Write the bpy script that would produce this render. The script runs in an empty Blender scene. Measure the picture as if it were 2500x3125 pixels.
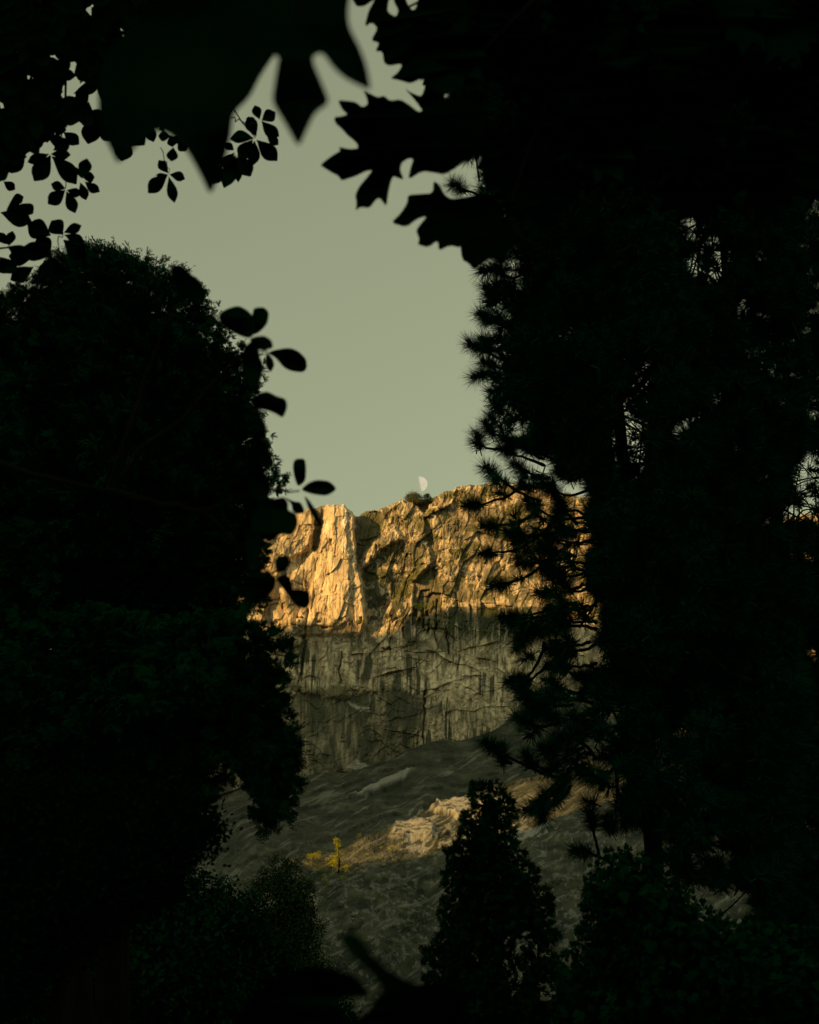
import bpy, math, random
import numpy as np
from mathutils import Vector, Matrix
from mathutils.geometry import tessellate_polygon

sc = bpy.context.scene
COL = sc.collection
R = math.radians
random.seed(7)
rng = np.random.default_rng(11)

# ------------------------------------------------------------------ camera
W0, H0, F = 2500.0, 3125.0, 4880.0          # photograph size and focal length in its pixels
PITCH = R(20.0)
CAMZ = 1.7
cam_d = bpy.data.cameras.new('camera')
cam = bpy.data.objects.new('camera', cam_d)
COL.objects.link(cam)
cam.location = (0, 0, CAMZ)
cam.rotation_euler = (R(90) + PITCH, 0, 0)
cam_d.sensor_fit = 'VERTICAL'
cam_d.sensor_height = 24.0
cam_d.lens = F / H0 * 24.0
cam_d.clip_start = 0.05
cam_d.clip_end = 60000
cam_d.dof.use_dof = True
cam_d.dof.focus_distance = 80.0
cam_d.dof.aperture_fstop = cam_d.lens / 10.5     # 10.5 mm entrance pupil
sc.camera = cam
sc.view_settings.view_transform = 'Standard'
sc.view_settings.look = 'None'
sc.view_settings.gamma = 1.0
sc.view_settings.exposure = 0.85
sc.cycles.max_bounces = 4
sc.cycles.diffuse_bounces = 3
sc.cycles.transparent_max_bounces = 8

# ------------------------------------------------------------------ light
SUN_EL, SUN_AZ = R(12.0), R(50.0)            # azimuth: from straight behind the camera round to the left
SH = np.array([-math.sin(SUN_AZ), -math.cos(SUN_AZ), 0.0])
SDIR = Vector((SH[0]*math.cos(SUN_EL), SH[1]*math.cos(SUN_EL), math.sin(SUN_EL)))
sd = bpy.data.lights.new('sun', 'SUN')
sun = bpy.data.objects.new('sun', sd)
COL.objects.link(sun)
sun.rotation_euler = SDIR.to_track_quat('Z', 'Y').to_euler()
sd.energy = 2.75
sd.angle = R(0.4)
sd.color = (1.0, 0.54, 0.14)

world = bpy.data.worlds.new("World")
sc.world = world
world.use_nodes = True
wn = world.node_tree
wn.nodes.clear()
wo = wn.nodes.new('ShaderNodeOutputWorld')
bg = wn.nodes.new('ShaderNodeBackground')
sky = wn.nodes.new('ShaderNodeTexSky')
sky.sky_type = 'NISHITA'
sky.sun_disc = False
sky.sun_elevation = SUN_EL
sky.sun_rotation = math.atan2(SDIR.x, SDIR.y)
sky.air_density = 1.0
sky.dust_density = 2.0
hsv = wn.nodes.new('ShaderNodeHueSaturation')
hsv.inputs['Saturation'].default_value = 0.16
tint = wn.nodes.new('ShaderNodeMix')
tint.data_type = 'RGBA'
tint.blend_type = 'MULTIPLY'
tint.inputs[0].default_value = 1.0
tint.inputs[7].default_value = (0.955, 1.02, 0.63, 1)
wn.links.new(sky.outputs[0], hsv.inputs['Color'])
gm = wn.nodes.new('ShaderNodeGamma'); gm.inputs[1].default_value = 0.68
wn.links.new(hsv.outputs[0], gm.inputs[0]); wn.links.new(gm.outputs[0], tint.inputs[6])
wn.links.new(tint.outputs[2], bg.inputs['Color'])
wn.links.new(bg.outputs[0], wo.inputs['Surface'])
bg.inputs['Strength'].default_value = 0.1065

# ------------------------------------------------------------------ geometry helpers
CP, SP = math.cos(PITCH), math.sin(PITCH)

def at(px, py, D):
    """world point that stands at ground distance D (world Y) on the sight line of photo pixel px, py (arrays work)"""
    x = (np.asarray(px, float) - W0/2) / F
    y = (H0/2 - np.asarray(py, float)) / F
    dy = CP - y*SP
    dz = SP + y*CP
    t = D / dy
    return np.stack([x*t, dy*t, dz*t + CAMZ], -1)

def proj(P):
    X, Y, Z = P[..., 0], P[..., 1], P[..., 2] - CAMZ
    d = Y*CP + Z*SP
    h = -Y*SP + Z*CP
    return W0/2 + F*X/d, H0/2 - F*h/d

def smooth(a, b, x):
    t = np.clip((x-a)/(b-a), 0, 1)
    return t*t*(3-2*t)

def hashn(ix, iy, seed):
    h = (ix.astype(np.int64)*374761393 + iy.astype(np.int64)*668265263 + seed*1442695041) & 0xffffffff
    h = ((h ^ (h >> 13))*1274126177) & 0xffffffff
    h = ((h ^ (h >> 15))*2246822519) & 0xffffffff
    return ((h ^ (h >> 16)) & 0xffffff)/float(0xffffff)

def vnoise(x, y, seed):
    ix, iy = np.floor(x), np.floor(y)
    fx, fy = x-ix, y-iy
    fx, fy = fx*fx*(3-2*fx), fy*fy*(3-2*fy)
    a = hashn(ix, iy, seed); b = hashn(ix+1, iy, seed)
    c = hashn(ix, iy+1, seed); d = hashn(ix+1, iy+1, seed)
    return (a*(1-fx)+b*fx)*(1-fy)+(c*(1-fx)+d*fx)*fy

def fbm(x, y, seed, octv=4, gain=0.5):
    s, a, n = 0, 1.0, 0
    for o in range(octv):
        s = s + a*(vnoise(x, y, seed+o*17)-0.5)*2
        n += a
        x, y, a = x*2.03+7.1, y*2.03+3.7, a*gain
    return s/n

def ridged(x, y, seed, octv=3):
    s, a = 0, 1.0
    for o in range(octv):
        s = s + a*(1-np.abs(vnoise(x, y, seed+o*13)*2-1))
        x, y, a = x*2.1+1.3, y*2.1+5.2, a*0.5
    return s

def facets(x, y, seed, tilt=1.0, flip=0.0, flipy=0.0):
    """broken rock: every jittered cell is a plane of its own height and tilt; returns height, edge distance, cell value"""
    ix, iy = np.floor(x), np.floor(y)
    f1 = np.full(x.shape, 9.0); f2 = np.full(x.shape, 9.0)
    hv = np.zeros(x.shape); cv = np.zeros(x.shape)
    for dx in (-1, 0, 1):
        for dy in (-1, 0, 1):
            cx, cy = ix+dx, iy+dy
            px = cx+0.15+0.7*hashn(cx, cy, seed); py = cy+0.15+0.7*hashn(cx, cy, seed+1)
            d = np.hypot(x-px, y-py)
            a = hashn(cx, cy, seed+2); b = hashn(cx, cy, seed+3); c = hashn(cx, cy, seed+4)
            h = (a-0.5)+tilt*((b-0.5+flip)*(x-px)+(c-0.5+flipy)*(y-py))
            m = d < f1
            f2 = np.where(m, f1, np.minimum(f2, d))
            hv = np.where(m, h, hv); cv = np.where(m, a, cv)
            f1 = np.where(m, d, f1)
    return hv, f2-f1, cv

def sdpoly(u, v, poly):
    """signed distance to a polygon, negative inside"""
    p = np.array(poly, float)
    d = np.full(u.shape, 1e18); ins = np.zeros(u.shape, bool)
    for i in range(len(p)):
        a, b = p[i], p[(i+1) % len(p)]
        e = b-a
        wx, wy = u-a[0], v-a[1]
        t = np.clip((wx*e[0]+wy*e[1])/max(e@e, 1e-9), 0, 1)
        d = np.minimum(d, (wx-e[0]*t)**2+(wy-e[1]*t)**2)
        c = ((a[1] > v) != (b[1] > v)) & (u < (b[0]-a[0])*(v-a[1])/(b[1]-a[1]+1e-12)+a[0])
        ins ^= c
    d = np.sqrt(d)
    return np.where(ins, -d, d)

def pmask(u, v, poly, soft):
    return 1-smooth(-soft, soft, sdpoly(u, v, poly))

def mesh_np(name, verts, faces, mat, parent=None, smooth_shade=False, attrs=None):
    me = bpy.data.meshes.new(name)
    verts = np.ascontiguousarray(verts, np.float32); faces = np.ascontiguousarray(faces, np.int32)
    n, k = faces.shape
    me.vertices.add(len(verts)); me.vertices.foreach_set('co', verts.ravel())
    me.loops.add(n*k); me.loops.foreach_set('vertex_index', faces.ravel())
    me.polygons.add(n)
    me.polygons.foreach_set('loop_start', np.arange(0, n*k, k, dtype=np.int32))
    me.polygons.foreach_set('loop_total', np.full(n, k, np.int32))
    me.update(calc_edges=True)
    if smooth_shade:
        me.polygons.foreach_set('use_smooth', np.ones(n, bool))
    for an, av in (attrs or {}).items():
        at_ = me.attributes.new(an, 'FLOAT', 'POINT')
        at_.data.foreach_set('value', np.ascontiguousarray(av, np.float32).ravel())
    me.materials.append(mat)
    o = bpy.data.objects.new(name, me)
    COL.objects.link(o)
    if parent is not None:
        o.parent = parent
        o.location = -Vector(parent.location)
    return o

def grid_faces(nr, nc):
    i = np.arange(nr-1)[:, None]*nc + np.arange(nc-1)[None, :]
    i = i.ravel()
    return np.stack([i, i+1, i+nc+1, i+nc], -1)

def thing(name, loc, label, cat, group=None):
    o = bpy.data.objects.new(name, None)
    COL.objects.link(o)
    o.location = loc
    o.empty_display_size = 0.3
    o['label'] = label; o['category'] = cat
    if group: o['group'] = group
    return o

def tag(o, label, cat, group=None):
    o['label'] = label; o['category'] = cat
    if group: o['group'] = group
    return o

# ------------------------------------------------------------------ materials
def newmat(name, rough=0.9, spec=0.1):
    m = bpy.data.materials.new(name); m.use_nodes = True
    nt = m.node_tree
    b = nt.nodes['Principled BSDF']
    b.inputs['Roughness'].default_value = rough
    b.inputs['Specular IOR Level'].default_value = spec
    return m, nt, b

def ramp(nt, stops):
    r = nt.nodes.new('ShaderNodeValToRGB')
    el = r.color_ramp.elements
    while len(el) < len(stops): el.new(0.5)
    for e, (p, c) in zip(el, stops):
        e.position = p; e.color = (*c, 1)
    return r

def noise(nt, scale, detail=4, vec=None, rough=0.55):
    n = nt.nodes.new('ShaderNodeTexNoise')
    n.inputs['Scale'].default_value = scale; n.inputs['Detail'].default_value = detail
    n.inputs['Roughness'].default_value = rough
    if vec: nt.links.new(vec, n.inputs['Vector'])
    return n

def foliage_mat(name, dark, light, scale=2.0):
    m, nt, b = newmat(name, 1.0, 0.0)
    tc = nt.nodes.new('ShaderNodeTexCoord')
    n = noise(nt, scale, 3, tc.outputs['Object'])
    r = ramp(nt, [(0.3, dark), (0.7, light)])
    nt.links.new(n.outputs['Fac'], r.inputs[0]); nt.links.new(r.outputs[0], b.inputs['Base Color'])
    return m

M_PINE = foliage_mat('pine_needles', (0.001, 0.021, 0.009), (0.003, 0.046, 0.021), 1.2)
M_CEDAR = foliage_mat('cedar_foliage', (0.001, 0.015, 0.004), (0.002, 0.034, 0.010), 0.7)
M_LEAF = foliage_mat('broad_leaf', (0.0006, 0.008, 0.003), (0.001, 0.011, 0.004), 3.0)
M_BUSH = foliage_mat('bush_leaf', (0.008, 0.022, 0.007), (0.022, 0.046, 0.013), 0.3)
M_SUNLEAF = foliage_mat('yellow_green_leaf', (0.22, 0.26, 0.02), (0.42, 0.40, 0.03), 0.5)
M_OLIVE = foliage_mat('olive_leaf', (0.05, 0.06, 0.02), (0.12, 0.12, 0.04), 0.4)

def bark_mat():
    m, nt, b = newmat('bark', 0.95, 0.05)
    tc = nt.nodes.new('ShaderNodeTexCoord')
    mp = nt.nodes.new('ShaderNodeMapping'); mp.inputs['Scale'].default_value = (6, 6, 1.2)
    nt.links.new(tc.outputs['Object'], mp.inputs[0])
    n = noise(nt, 2.0, 5, mp.outputs[0])
    r = ramp(nt, [(0.35, (0.002, 0.004, 0.002)), (0.7, (0.006, 0.007, 0.004))])
    nt.links.new(n.outputs['Fac'], r.inputs[0]); nt.links.new(r.outputs[0], b.inputs['Base Color'])
    bp = nt.nodes.new('ShaderNodeBump'); bp.inputs['Strength'].default_value = 0.6; bp.inputs['Distance'].default_value = 0.03
    nt.links.new(n.outputs['Fac'], bp.inputs['Height']); nt.links.new(bp.outputs[0], b.inputs['Normal'])
    return m
M_BARK = bark_mat()

def rock_mat(name, lo, mid, hi, streak=True, vscale=(1, 1, 0.12), bump=0.35):
    """granite: base grain, vertical water streaks, and the dark / light / green patches stored per vertex, some of them painted shade and sunlight"""
    m, nt, b = newmat(name, 0.92, 0.12)
    L = nt.links.new
    tc = nt.nodes.new('ShaderNodeTexCoord')
    n1 = noise(nt, 0.05, 8, tc.outputs['Object'], 0.62)
    r1 = ramp(nt, [(0.36, lo), (0.5, mid), (0.64, hi)])
    L(n1.outputs['Fac'], r1.inputs[0])
    col = r1.outputs[0]
    mp = nt.nodes.new('ShaderNodeMapping'); mp.inputs['Scale'].default_value = vscale
    L(tc.outputs['Object'], mp.inputs[0])
    n2 = noise(nt, 0.30, 6, mp.outputs[0], 0.68)
    r2 = ramp(nt, [(0.40, (0.30, 0.31, 0.32)), (0.53, (1, 1, 1)), (0.75, (1.15, 1.12, 1.05))])
    L(n2.outputs['Fac'], r2.inputs[0])
    mx = nt.nodes.new('ShaderNodeMix'); mx.data_type = 'RGBA'; mx.blend_type = 'MULTIPLY'
    mx.inputs[0].default_value = 0.85 if streak else 0.45
    L(col, mx.inputs[6]); L(r2.outputs[0], mx.inputs[7]); col = mx.outputs[2]
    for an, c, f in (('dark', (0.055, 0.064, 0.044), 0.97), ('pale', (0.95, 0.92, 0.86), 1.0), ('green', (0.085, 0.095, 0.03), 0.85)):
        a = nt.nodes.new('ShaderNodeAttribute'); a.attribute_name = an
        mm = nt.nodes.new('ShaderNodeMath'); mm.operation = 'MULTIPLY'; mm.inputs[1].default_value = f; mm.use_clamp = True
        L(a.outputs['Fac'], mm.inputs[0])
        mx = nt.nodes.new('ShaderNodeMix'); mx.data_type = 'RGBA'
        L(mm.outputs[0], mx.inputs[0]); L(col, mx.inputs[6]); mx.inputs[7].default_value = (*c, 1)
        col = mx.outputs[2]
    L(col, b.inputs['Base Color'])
    mp3 = nt.nodes.new('ShaderNodeMapping'); mp3.inputs['Scale'].default_value = (1, 1, 0.35) if streak else (0.5, 1, 1.4)
    L(tc.outputs['Object'], mp3.inputs[0])
    n3 = noise(nt, 0.5, 7, mp3.outputs[0], 0.72)
    bp = nt.nodes.new('ShaderNodeBump'); bp.inputs['Strength'].default_value = bump; bp.inputs['Distance'].default_value = 1.2
    L(n3.outputs['Fac'], bp.inputs['Height']); L(bp.outputs[0], b.inputs['Normal'])
    return m
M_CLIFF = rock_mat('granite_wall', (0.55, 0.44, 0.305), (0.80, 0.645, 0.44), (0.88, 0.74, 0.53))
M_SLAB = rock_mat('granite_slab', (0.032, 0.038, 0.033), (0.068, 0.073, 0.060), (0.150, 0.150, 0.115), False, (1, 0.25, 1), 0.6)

# ------------------------------------------------------------------ the cliff
DC = 1400.0
RIDGE = [(-2500, 1480), (-600, 1500), (300, 1560), (700, 1600), (900, 1565), (932, 1556), (972, 1547), (1000, 1538),
         (1010, 1541), (1050, 1540), (1060, 1555), (1075, 1563), (1086, 1578), (1100, 1570), (1118, 1563), (1150, 1562),
         (1180, 1548), (1200, 1538), (1225, 1528), (1262, 1524), (1310, 1526), (1345, 1508), (1355, 1500), (1380, 1496),
         (1400, 1486), (1440, 1478), (1480, 1478), (1500, 1470), (1520, 1474), (1600, 1482), (1700, 1500), (1800, 1520),
         (1950, 1560), (2300, 1600), (2450, 1570), (3000, 1500), (5000, 1450)]

def build_cliff():
    px = np.concatenate([np.linspace(-2600, -400, 60, endpoint=False), np.linspace(-400, 500, 240, endpoint=False), np.linspace(500, 760, 140, endpoint=False),
                         np.linspace(760, 1850, 1000, endpoint=False), np.linspace(1850, 2900, 340, endpoint=False),
                         np.linspace(2900, 5200, 60)])
    nr = 760
    vt = np.linspace(0, 1, nr)
    rx = np.array([r[0] for r in RIDGE], float); ry = np.array([r[1] for r in RIDGE], float)
    top = np.interp(px, rx, ry)
    top = top + 6*fbm(px/26.0, px*0, 5, 4) + 5*facets(px/11.0, px*0+0.5, 9, 0.5)[0] + 2*fbm(px/5.0, px*0, 10, 2)
    bot = 2560.0
    U = np.repeat(px[None, :], nr, 0)
    V = top[None, :] + (bot-top[None, :])*vt[:, None]
    P = at(U, V, DC)
    X, Z = P[..., 0], P[..., 2]
    u, v = U, V
    wu = u + 8*fbm(u/60, v/60, 31, 4) + 5*fbm(u/12, v/14, 33, 3); wv = v + 8*fbm(u/60, v/60, 32, 4) + 5*fbm(u/12, v/14, 34, 3)
    xs = u + 2.5*fbm(u/80, v/300, 35, 2) + 0.02*(v-2000)
    dark = np.zeros(u.shape); pale = np.zeros(u.shape); green = np.zeros(u.shape)
    rel = np.zeros(u.shape)
    # large forms (metres towards the viewer)
    rel += 10*fbm(u/330, v/420, 41, 3)
    prow = pmask(wu, wv, [(997, 1500), (1070, 1500), (1084, 1600), (1084, 1690), (1100, 1750), (1108, 1840), (1122, 1895), (1090, 1960), (950, 1960), (905, 1910), (950, 1790), (975, 1700), (985, 1600), (992, 1560)], 5)
    edge = 1-smooth(1880, 1985, v)
    rel += 8*prow*edge + 9*edge*pmask(wu, wv, [(1000, 1500), (1070, 1500), (1084, 1600), (1084, 1690), (1100, 1750), (1108, 1840), (1122, 1895), (1100, 1940), (900, 1940), (850, 1800), (960, 1690), (988, 1640)], 7)
    rel += 4*pmask(wu, wv, [(1010, 1500), (1056, 1500), (1060, 1620), (1072, 1760), (1070, 1900), (1010, 1930), (1000, 1800), (1015, 1690), (1008, 1600)], 9)*edge
    rel += 7*pmask(wu, wv, [(925, 1500), (955, 1500), (958, 1610), (940, 1680), (860, 1720), (800, 1900), (700, 1900), (760, 1700), (850, 1660), (915, 1600)], 7)*edge
    rel += 8*pmask(wu, wv, [(660, 1500), (870, 1680), (900, 1800), (930, 1960), (560, 1960)], 30)*edge
    rec1 = pmask(wu, wv, [(958, 1540), (990, 1540), (984, 1620), (974, 1690), (955, 1680), (958, 1610)], 4)
    rel -= 9*rec1
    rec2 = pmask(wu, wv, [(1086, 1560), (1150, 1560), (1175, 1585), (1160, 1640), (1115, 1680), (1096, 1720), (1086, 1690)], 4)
    rel -= 10*rec2; dark = np.maximum(dark, 0.85*rec2); dark = np.maximum(dark, 0.8*rec1)  # shade beside the prow is put into the colour of both recesses
    # right hand face: fractured, with its arch, roof and dark wedge
    arch = pmask(wu, wv, [(1104, 1735), (1112, 1700), (1135, 1670), (1170, 1640), (1205, 1612), (1232, 1650), (1205, 1650), (1170, 1670), (1140, 1695), (1118, 1735)], 4)
    rel += 5*arch
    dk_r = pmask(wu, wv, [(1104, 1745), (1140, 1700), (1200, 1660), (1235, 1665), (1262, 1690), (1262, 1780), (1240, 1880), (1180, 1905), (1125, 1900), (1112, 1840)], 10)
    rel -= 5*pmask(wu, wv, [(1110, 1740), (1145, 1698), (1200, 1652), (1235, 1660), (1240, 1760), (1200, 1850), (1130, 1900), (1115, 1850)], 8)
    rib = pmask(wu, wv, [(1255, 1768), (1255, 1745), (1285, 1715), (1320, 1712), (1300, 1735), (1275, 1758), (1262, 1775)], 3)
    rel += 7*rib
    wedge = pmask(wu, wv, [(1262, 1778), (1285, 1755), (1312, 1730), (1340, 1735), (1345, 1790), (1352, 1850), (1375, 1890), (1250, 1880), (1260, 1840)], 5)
    rel -= 6*wedge; dark = np.maximum(dark, wedge*(0.80+0.15*fbm(u/5, v/60, 36, 3)))  # cast shade right of the rib, painted as dark colour
    slot = pmask(wu, wv, [(1298, 1580), (1310, 1580), (1335, 1700), (1330, 1770), (1312, 1700), (1300, 1640)], 3)
    rel -= 6*slot
    shelf = pmask(wu, wv, [(1298, 1572), (1340, 1545), (1383, 1530), (1370, 1542), (1330, 1562), (1302, 1578)], 2.5)
    rel += 6*shelf
    gl = pmask(wu, wv, [(1268, 1535), (1320, 1530), (1300, 1565)], 4)
    rel -= 7*gl; dark = np.maximum(dark, 0.85*gl)
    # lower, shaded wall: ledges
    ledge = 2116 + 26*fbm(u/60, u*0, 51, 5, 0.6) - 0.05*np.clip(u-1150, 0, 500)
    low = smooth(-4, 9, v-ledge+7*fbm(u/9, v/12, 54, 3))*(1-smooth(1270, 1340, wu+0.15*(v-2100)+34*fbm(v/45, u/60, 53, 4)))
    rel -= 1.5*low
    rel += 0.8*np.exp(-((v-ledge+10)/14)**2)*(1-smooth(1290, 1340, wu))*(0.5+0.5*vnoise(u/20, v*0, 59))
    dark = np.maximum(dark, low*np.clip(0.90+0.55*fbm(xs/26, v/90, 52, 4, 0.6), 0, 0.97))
    scr = pmask(wu, wv, [(850, 2040), (930, 2095), (980, 2105), (1040, 2070), (1060, 2090), (1140, 2095), (1160, 2112), (1060, 2135), (960, 2118), (850, 2140)], 15)
    scr *= smooth(-0.35, 0.1, fbm(u/18, v/14, 55, 4)); dark = np.maximum(dark, 0.7*scr); rel += 2*scr
    for yy, amp, s0, s1, dd, sl in ((1985, 2.5, 1060, 1240, 61, -0.1), (2052, 5, 1140, 1260, 62, -0.18), (2012, 5, 1310, 1440, 63, 0.42), (2085, 3.5, 1290, 1470, 64, -0.26), (2165, 2.0, 1370, 1560, 65, -0.12), (1975, 2.5, 1390, 1530, 66, -0.25), (2240, 2, 1180, 1300, 67, 0.15)):
        yl = yy + 12*fbm(u/60, u*0, dd, 4) + sl*(u-(s0+s1)/2)
        w = smooth(s0-25, s0+25, u)*(1-smooth(s1-25, s1+25, u))
        brk = smooth(0.25, 0.6, vnoise(u/18, v*0+yy, 63+dd))
        rel += amp*np.where(v < yl, np.exp((v-yl)/30.0), 0)*w*(0.3+0.7*brk)
        dark = np.maximum(dark, 0.45*brk*w*np.exp(-((v-yl-3)/4)**2))
    # cave and niches
    cave = pmask(wu, wv, [(1244, 1958), (1270, 1954), (1276, 1985), (1250, 1990)], 2.5)
    rel -= 2*cave; dark = np.maximum(dark, 0.8*cave)
    for cx, cy, cw, chh in ((1262, 1880, 9, 30), (1290, 1888, 6, 34), (1305, 1895, 5, 40), (1278, 1905, 4, 22), (1232, 1930, 5, 20), (1010, 1656, 5, 13), (1105, 1895, 5, 14), (992, 1917, 12, 5), (975, 1895, 10, 4), (866, 1850, 6, 11), (920, 1886, 13, 4), (955, 1820, 3, 45), (1397, 1842, 5, 12), (1180, 1980, 18, 4)):
        q = pmask(wu, wv, [(cx-cw, cy-chh*0.7), (cx+cw*0.6, cy-chh), (cx+cw, cy+chh*0.6), (cx-cw*0.4, cy+chh)], 2.0)
        rel -= 5*q; dark = np.maximum(dark, 0.5*q)
    crack = lambda x0, y0, x1, y1, wd: np.exp(-((wu-(x0+(x1-x0)*(v-y0)/(y1-y0)))/wd)**2)*smooth(y0-6, y0+6, v)*(1-smooth(y1-6, y1+6, v))
    for a_ in ((944, 1860, 912, 2090, 4.0), (1043, 1990, 1036, 2085, 2.5), (1333, 1830, 1330, 1960, 2.5), (1362, 1900, 1368, 2000, 2.5), (1290, 2110, 1296, 2280, 2.5)):
        c = crack(*a_); rel -= 5*c; dark = np.maximum(dark, 0.75*c)
    # fractured rock at several sizes
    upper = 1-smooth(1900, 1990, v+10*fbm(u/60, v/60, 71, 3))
    rightface = smooth(1095, 1135, wu)
    rough_amp = 0.26 + 0.75*upper*(0.35+0.65*rightface) + 0.25*pmask(wu, wv, [(700, 1600), (960, 1600), (960, 1760), (700, 1900)], 25)
    wx = u + 16*fbm(u/90, v/90, 81, 3); wz = v + 16*fbm(u/90, v/90, 82, 3)
    ang = -0.30
    rx_, rz_ = wx*math.cos(ang)-wz*math.sin(ang), wx*math.sin(ang)+wz*math.cos(ang)
    patchy = smooth(0.35, 0.65, vnoise(wx/45, wz/60, 111))
    for sz, asp, am, sd_ in ((64, 1.6, 5.5, 91), (30, 2.0, 3.6, 95), (14, 2.0, 1.7, 101), (6.5, 1.6, 0.8, 107)):
        h, e, cv = facets(rx_/sz, rz_/(sz*asp), sd_, 1.3)
        ra = rough_amp if sz > 20 else rough_amp*(0.12+0.85*patchy)
        rel += am*ra*h
        rel -= am*0.12*ra*(1-smooth(0, 0.08, e))
    # big plates of the shaded wall, each overhanging at its lower edge
    for sz, asp, am, sd_, an in ((120, 0.5, 2.4, 113, 0.30), (55, 0.6, 1.6, 117, -0.35), (20, 0.9, 0.8, 119, 0.5)):
        qx, qz = wx*math.cos(an)-wz*math.sin(an), wx*math.sin(an)+wz*math.cos(an)
        h, e, cv = facets(qx/sz, qz/(sz*asp), sd_, 0.8, 0.0, 0.7)
        pm = smooth(0.50, 0.72, vnoise(wx/(sz*0.9), wz/(sz*0.7), sd_+40))
        rel += am*(1-upper)*h*(0.15+0.85*pm)
        if sz < 90: dark = np.maximum(dark, 0.40*(1-upper)*smooth(0.80, 0.84, cv)*pm)
    # thin curving fractures, mostly slanting
    for q1, q2, sd_, wd, am in ((38, 95, 171, 0.020, 0.8), (70, 30, 173, 0.018, 0.7), (22, 40, 175, 0.022, 0.5)):
        f_ = fbm((wx*0.8+wz*0.6)/q1, (wz*0.8-wx*0.6)/q2, sd_, 3)
        c = (1-smooth(0.2*wd, wd, np.abs(f_)))*smooth(0.55, 0.70, vnoise(u/45, v/45, sd_+1))
        rel -= 1.4*am*c
        dark = np.maximum(dark, 0.6*am*c*(1-0.4*prow))
    rel += 0.25*ridged(xs/9.0, v/170.0, 121, 3)
    rel += 0.5*fbm(u/14, v/40, 131, 3)*(0.2+rough_amp*patchy)
    rel += 0.35*fbm(u/4.0, v/7.5, 141, 2)*rough_amp*patchy
    # dark water streaks: bundles of fine stripes hanging from the ledges
    stripe = 0.25*vnoise(xs/3.6, v/150.0, 151)+0.40*vnoise(xs/6.5, v/110.0, 154)+0.35*vnoise(xs/13, v/60.0, 157)
    grp = smooth(0.58, 0.72, vnoise(wx/34.0, v/75.0, 152)+0.25*(vnoise(wx/11, v/60, 158)-0.5))
    grp = np.maximum(grp, 0.30*smooth(0.35, 0.6, vnoise(wx/60.0, v/50.0, 159)))
    dark = np.maximum(dark, (0.40+0.55*(1-upper))*grp*smooth(0.44, 0.54, stripe)*(1-0.75*prow*edge))
    for sx0, sx1, sy0, sy1, k in ((1225, 1345, 1865, 1965, 1.0), (1345, 1420, 1930, 2010, 0.8), (1080, 1160, 2005, 2115, 0.95), (1000, 1040, 1990, 2060, 0.5), (905, 1010, 1960, 2110, 0.45), (870, 990, 2130, 2330, 0.8), (1000, 1300, 2130, 2330, 0.55), (1355, 1480, 2150, 2240, 0.4), (1195, 1290, 1660, 1760, 0.8), (1120, 1150, 1700, 1780, 0.8)):
        m_ = smooth(sx0-12, sx0+12, wu)*(1-smooth(sx1-12, sx1+12, wu))*smooth(sy0, sy0+10, wv)*(1-smooth(sy1-45, sy1+10, wv))
        dark = np.maximum(dark, k*m_*smooth(0.38, 0.52, stripe))
    # lichen, brush and painted shade on the right hand face
    lich = fbm(wx/26, wz/34, 181, 5, 0.62)
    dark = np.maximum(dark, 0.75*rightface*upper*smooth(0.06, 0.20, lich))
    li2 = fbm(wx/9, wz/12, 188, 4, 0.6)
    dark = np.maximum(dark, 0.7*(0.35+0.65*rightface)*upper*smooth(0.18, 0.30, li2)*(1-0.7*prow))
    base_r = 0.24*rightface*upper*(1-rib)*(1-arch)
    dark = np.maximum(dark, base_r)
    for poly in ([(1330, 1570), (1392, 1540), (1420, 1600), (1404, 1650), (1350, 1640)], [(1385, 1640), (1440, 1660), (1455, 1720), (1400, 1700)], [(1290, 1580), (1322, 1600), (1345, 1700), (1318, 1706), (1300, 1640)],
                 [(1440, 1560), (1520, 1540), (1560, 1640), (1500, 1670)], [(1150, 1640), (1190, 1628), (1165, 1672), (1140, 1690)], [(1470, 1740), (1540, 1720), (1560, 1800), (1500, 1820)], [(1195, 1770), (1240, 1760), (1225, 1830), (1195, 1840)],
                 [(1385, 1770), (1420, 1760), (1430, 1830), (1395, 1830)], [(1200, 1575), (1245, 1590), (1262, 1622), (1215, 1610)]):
        dark = np.maximum(dark, 0.72*pmask(wu, wv, poly, 6)*upper)  # dark polygons stand in for shaded rock faces
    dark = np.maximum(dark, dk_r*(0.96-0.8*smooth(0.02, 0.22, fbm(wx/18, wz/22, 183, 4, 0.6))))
    dark = np.maximum(dark, 0.35*(1-rightface)*upper*smooth(0.12, 0.3, lich)*(1-0.6*prow))
    leftrock = pmask(wu, wv, [(500, 1400), (925, 1500), (950, 1700), (955, 1780), (915, 1850), (850, 1875), (500, 1880)], 14)
    dark = np.maximum(dark, leftrock*(0.34+0.5*fbm(wx/30, wz/40, 190, 4, 0.6)))
    dark = np.maximum(dark, 0.22*prow*smooth(0.45, 0.6, stripe))
    lw = fbm(wx/60, wz/45, 185, 5, 0.6)
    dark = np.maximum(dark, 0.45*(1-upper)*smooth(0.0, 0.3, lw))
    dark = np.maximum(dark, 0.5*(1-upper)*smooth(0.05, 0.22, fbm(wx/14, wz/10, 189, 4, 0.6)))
    band = smooth(1335, 1370, u)*(1-smooth(1600, 1700, u))*smooth(1846, 1856, v+5*fbm(u/40, v/20, 155, 2))*(1-smooth(1925, 2010, v+16*fbm(u/30, v/60, 186, 3)))
    dark = np.maximum(dark, 0.92*band*(0.35+0.75*smooth(0.30, 0.48, stripe)))
    band2 = smooth(1035, 1075, u)*(1-smooth(1300, 1350, u))*smooth(1930, 1948, v)*(1-smooth(1960, 1995, v+12*fbm(u/24, v/30, 187, 3)))
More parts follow.
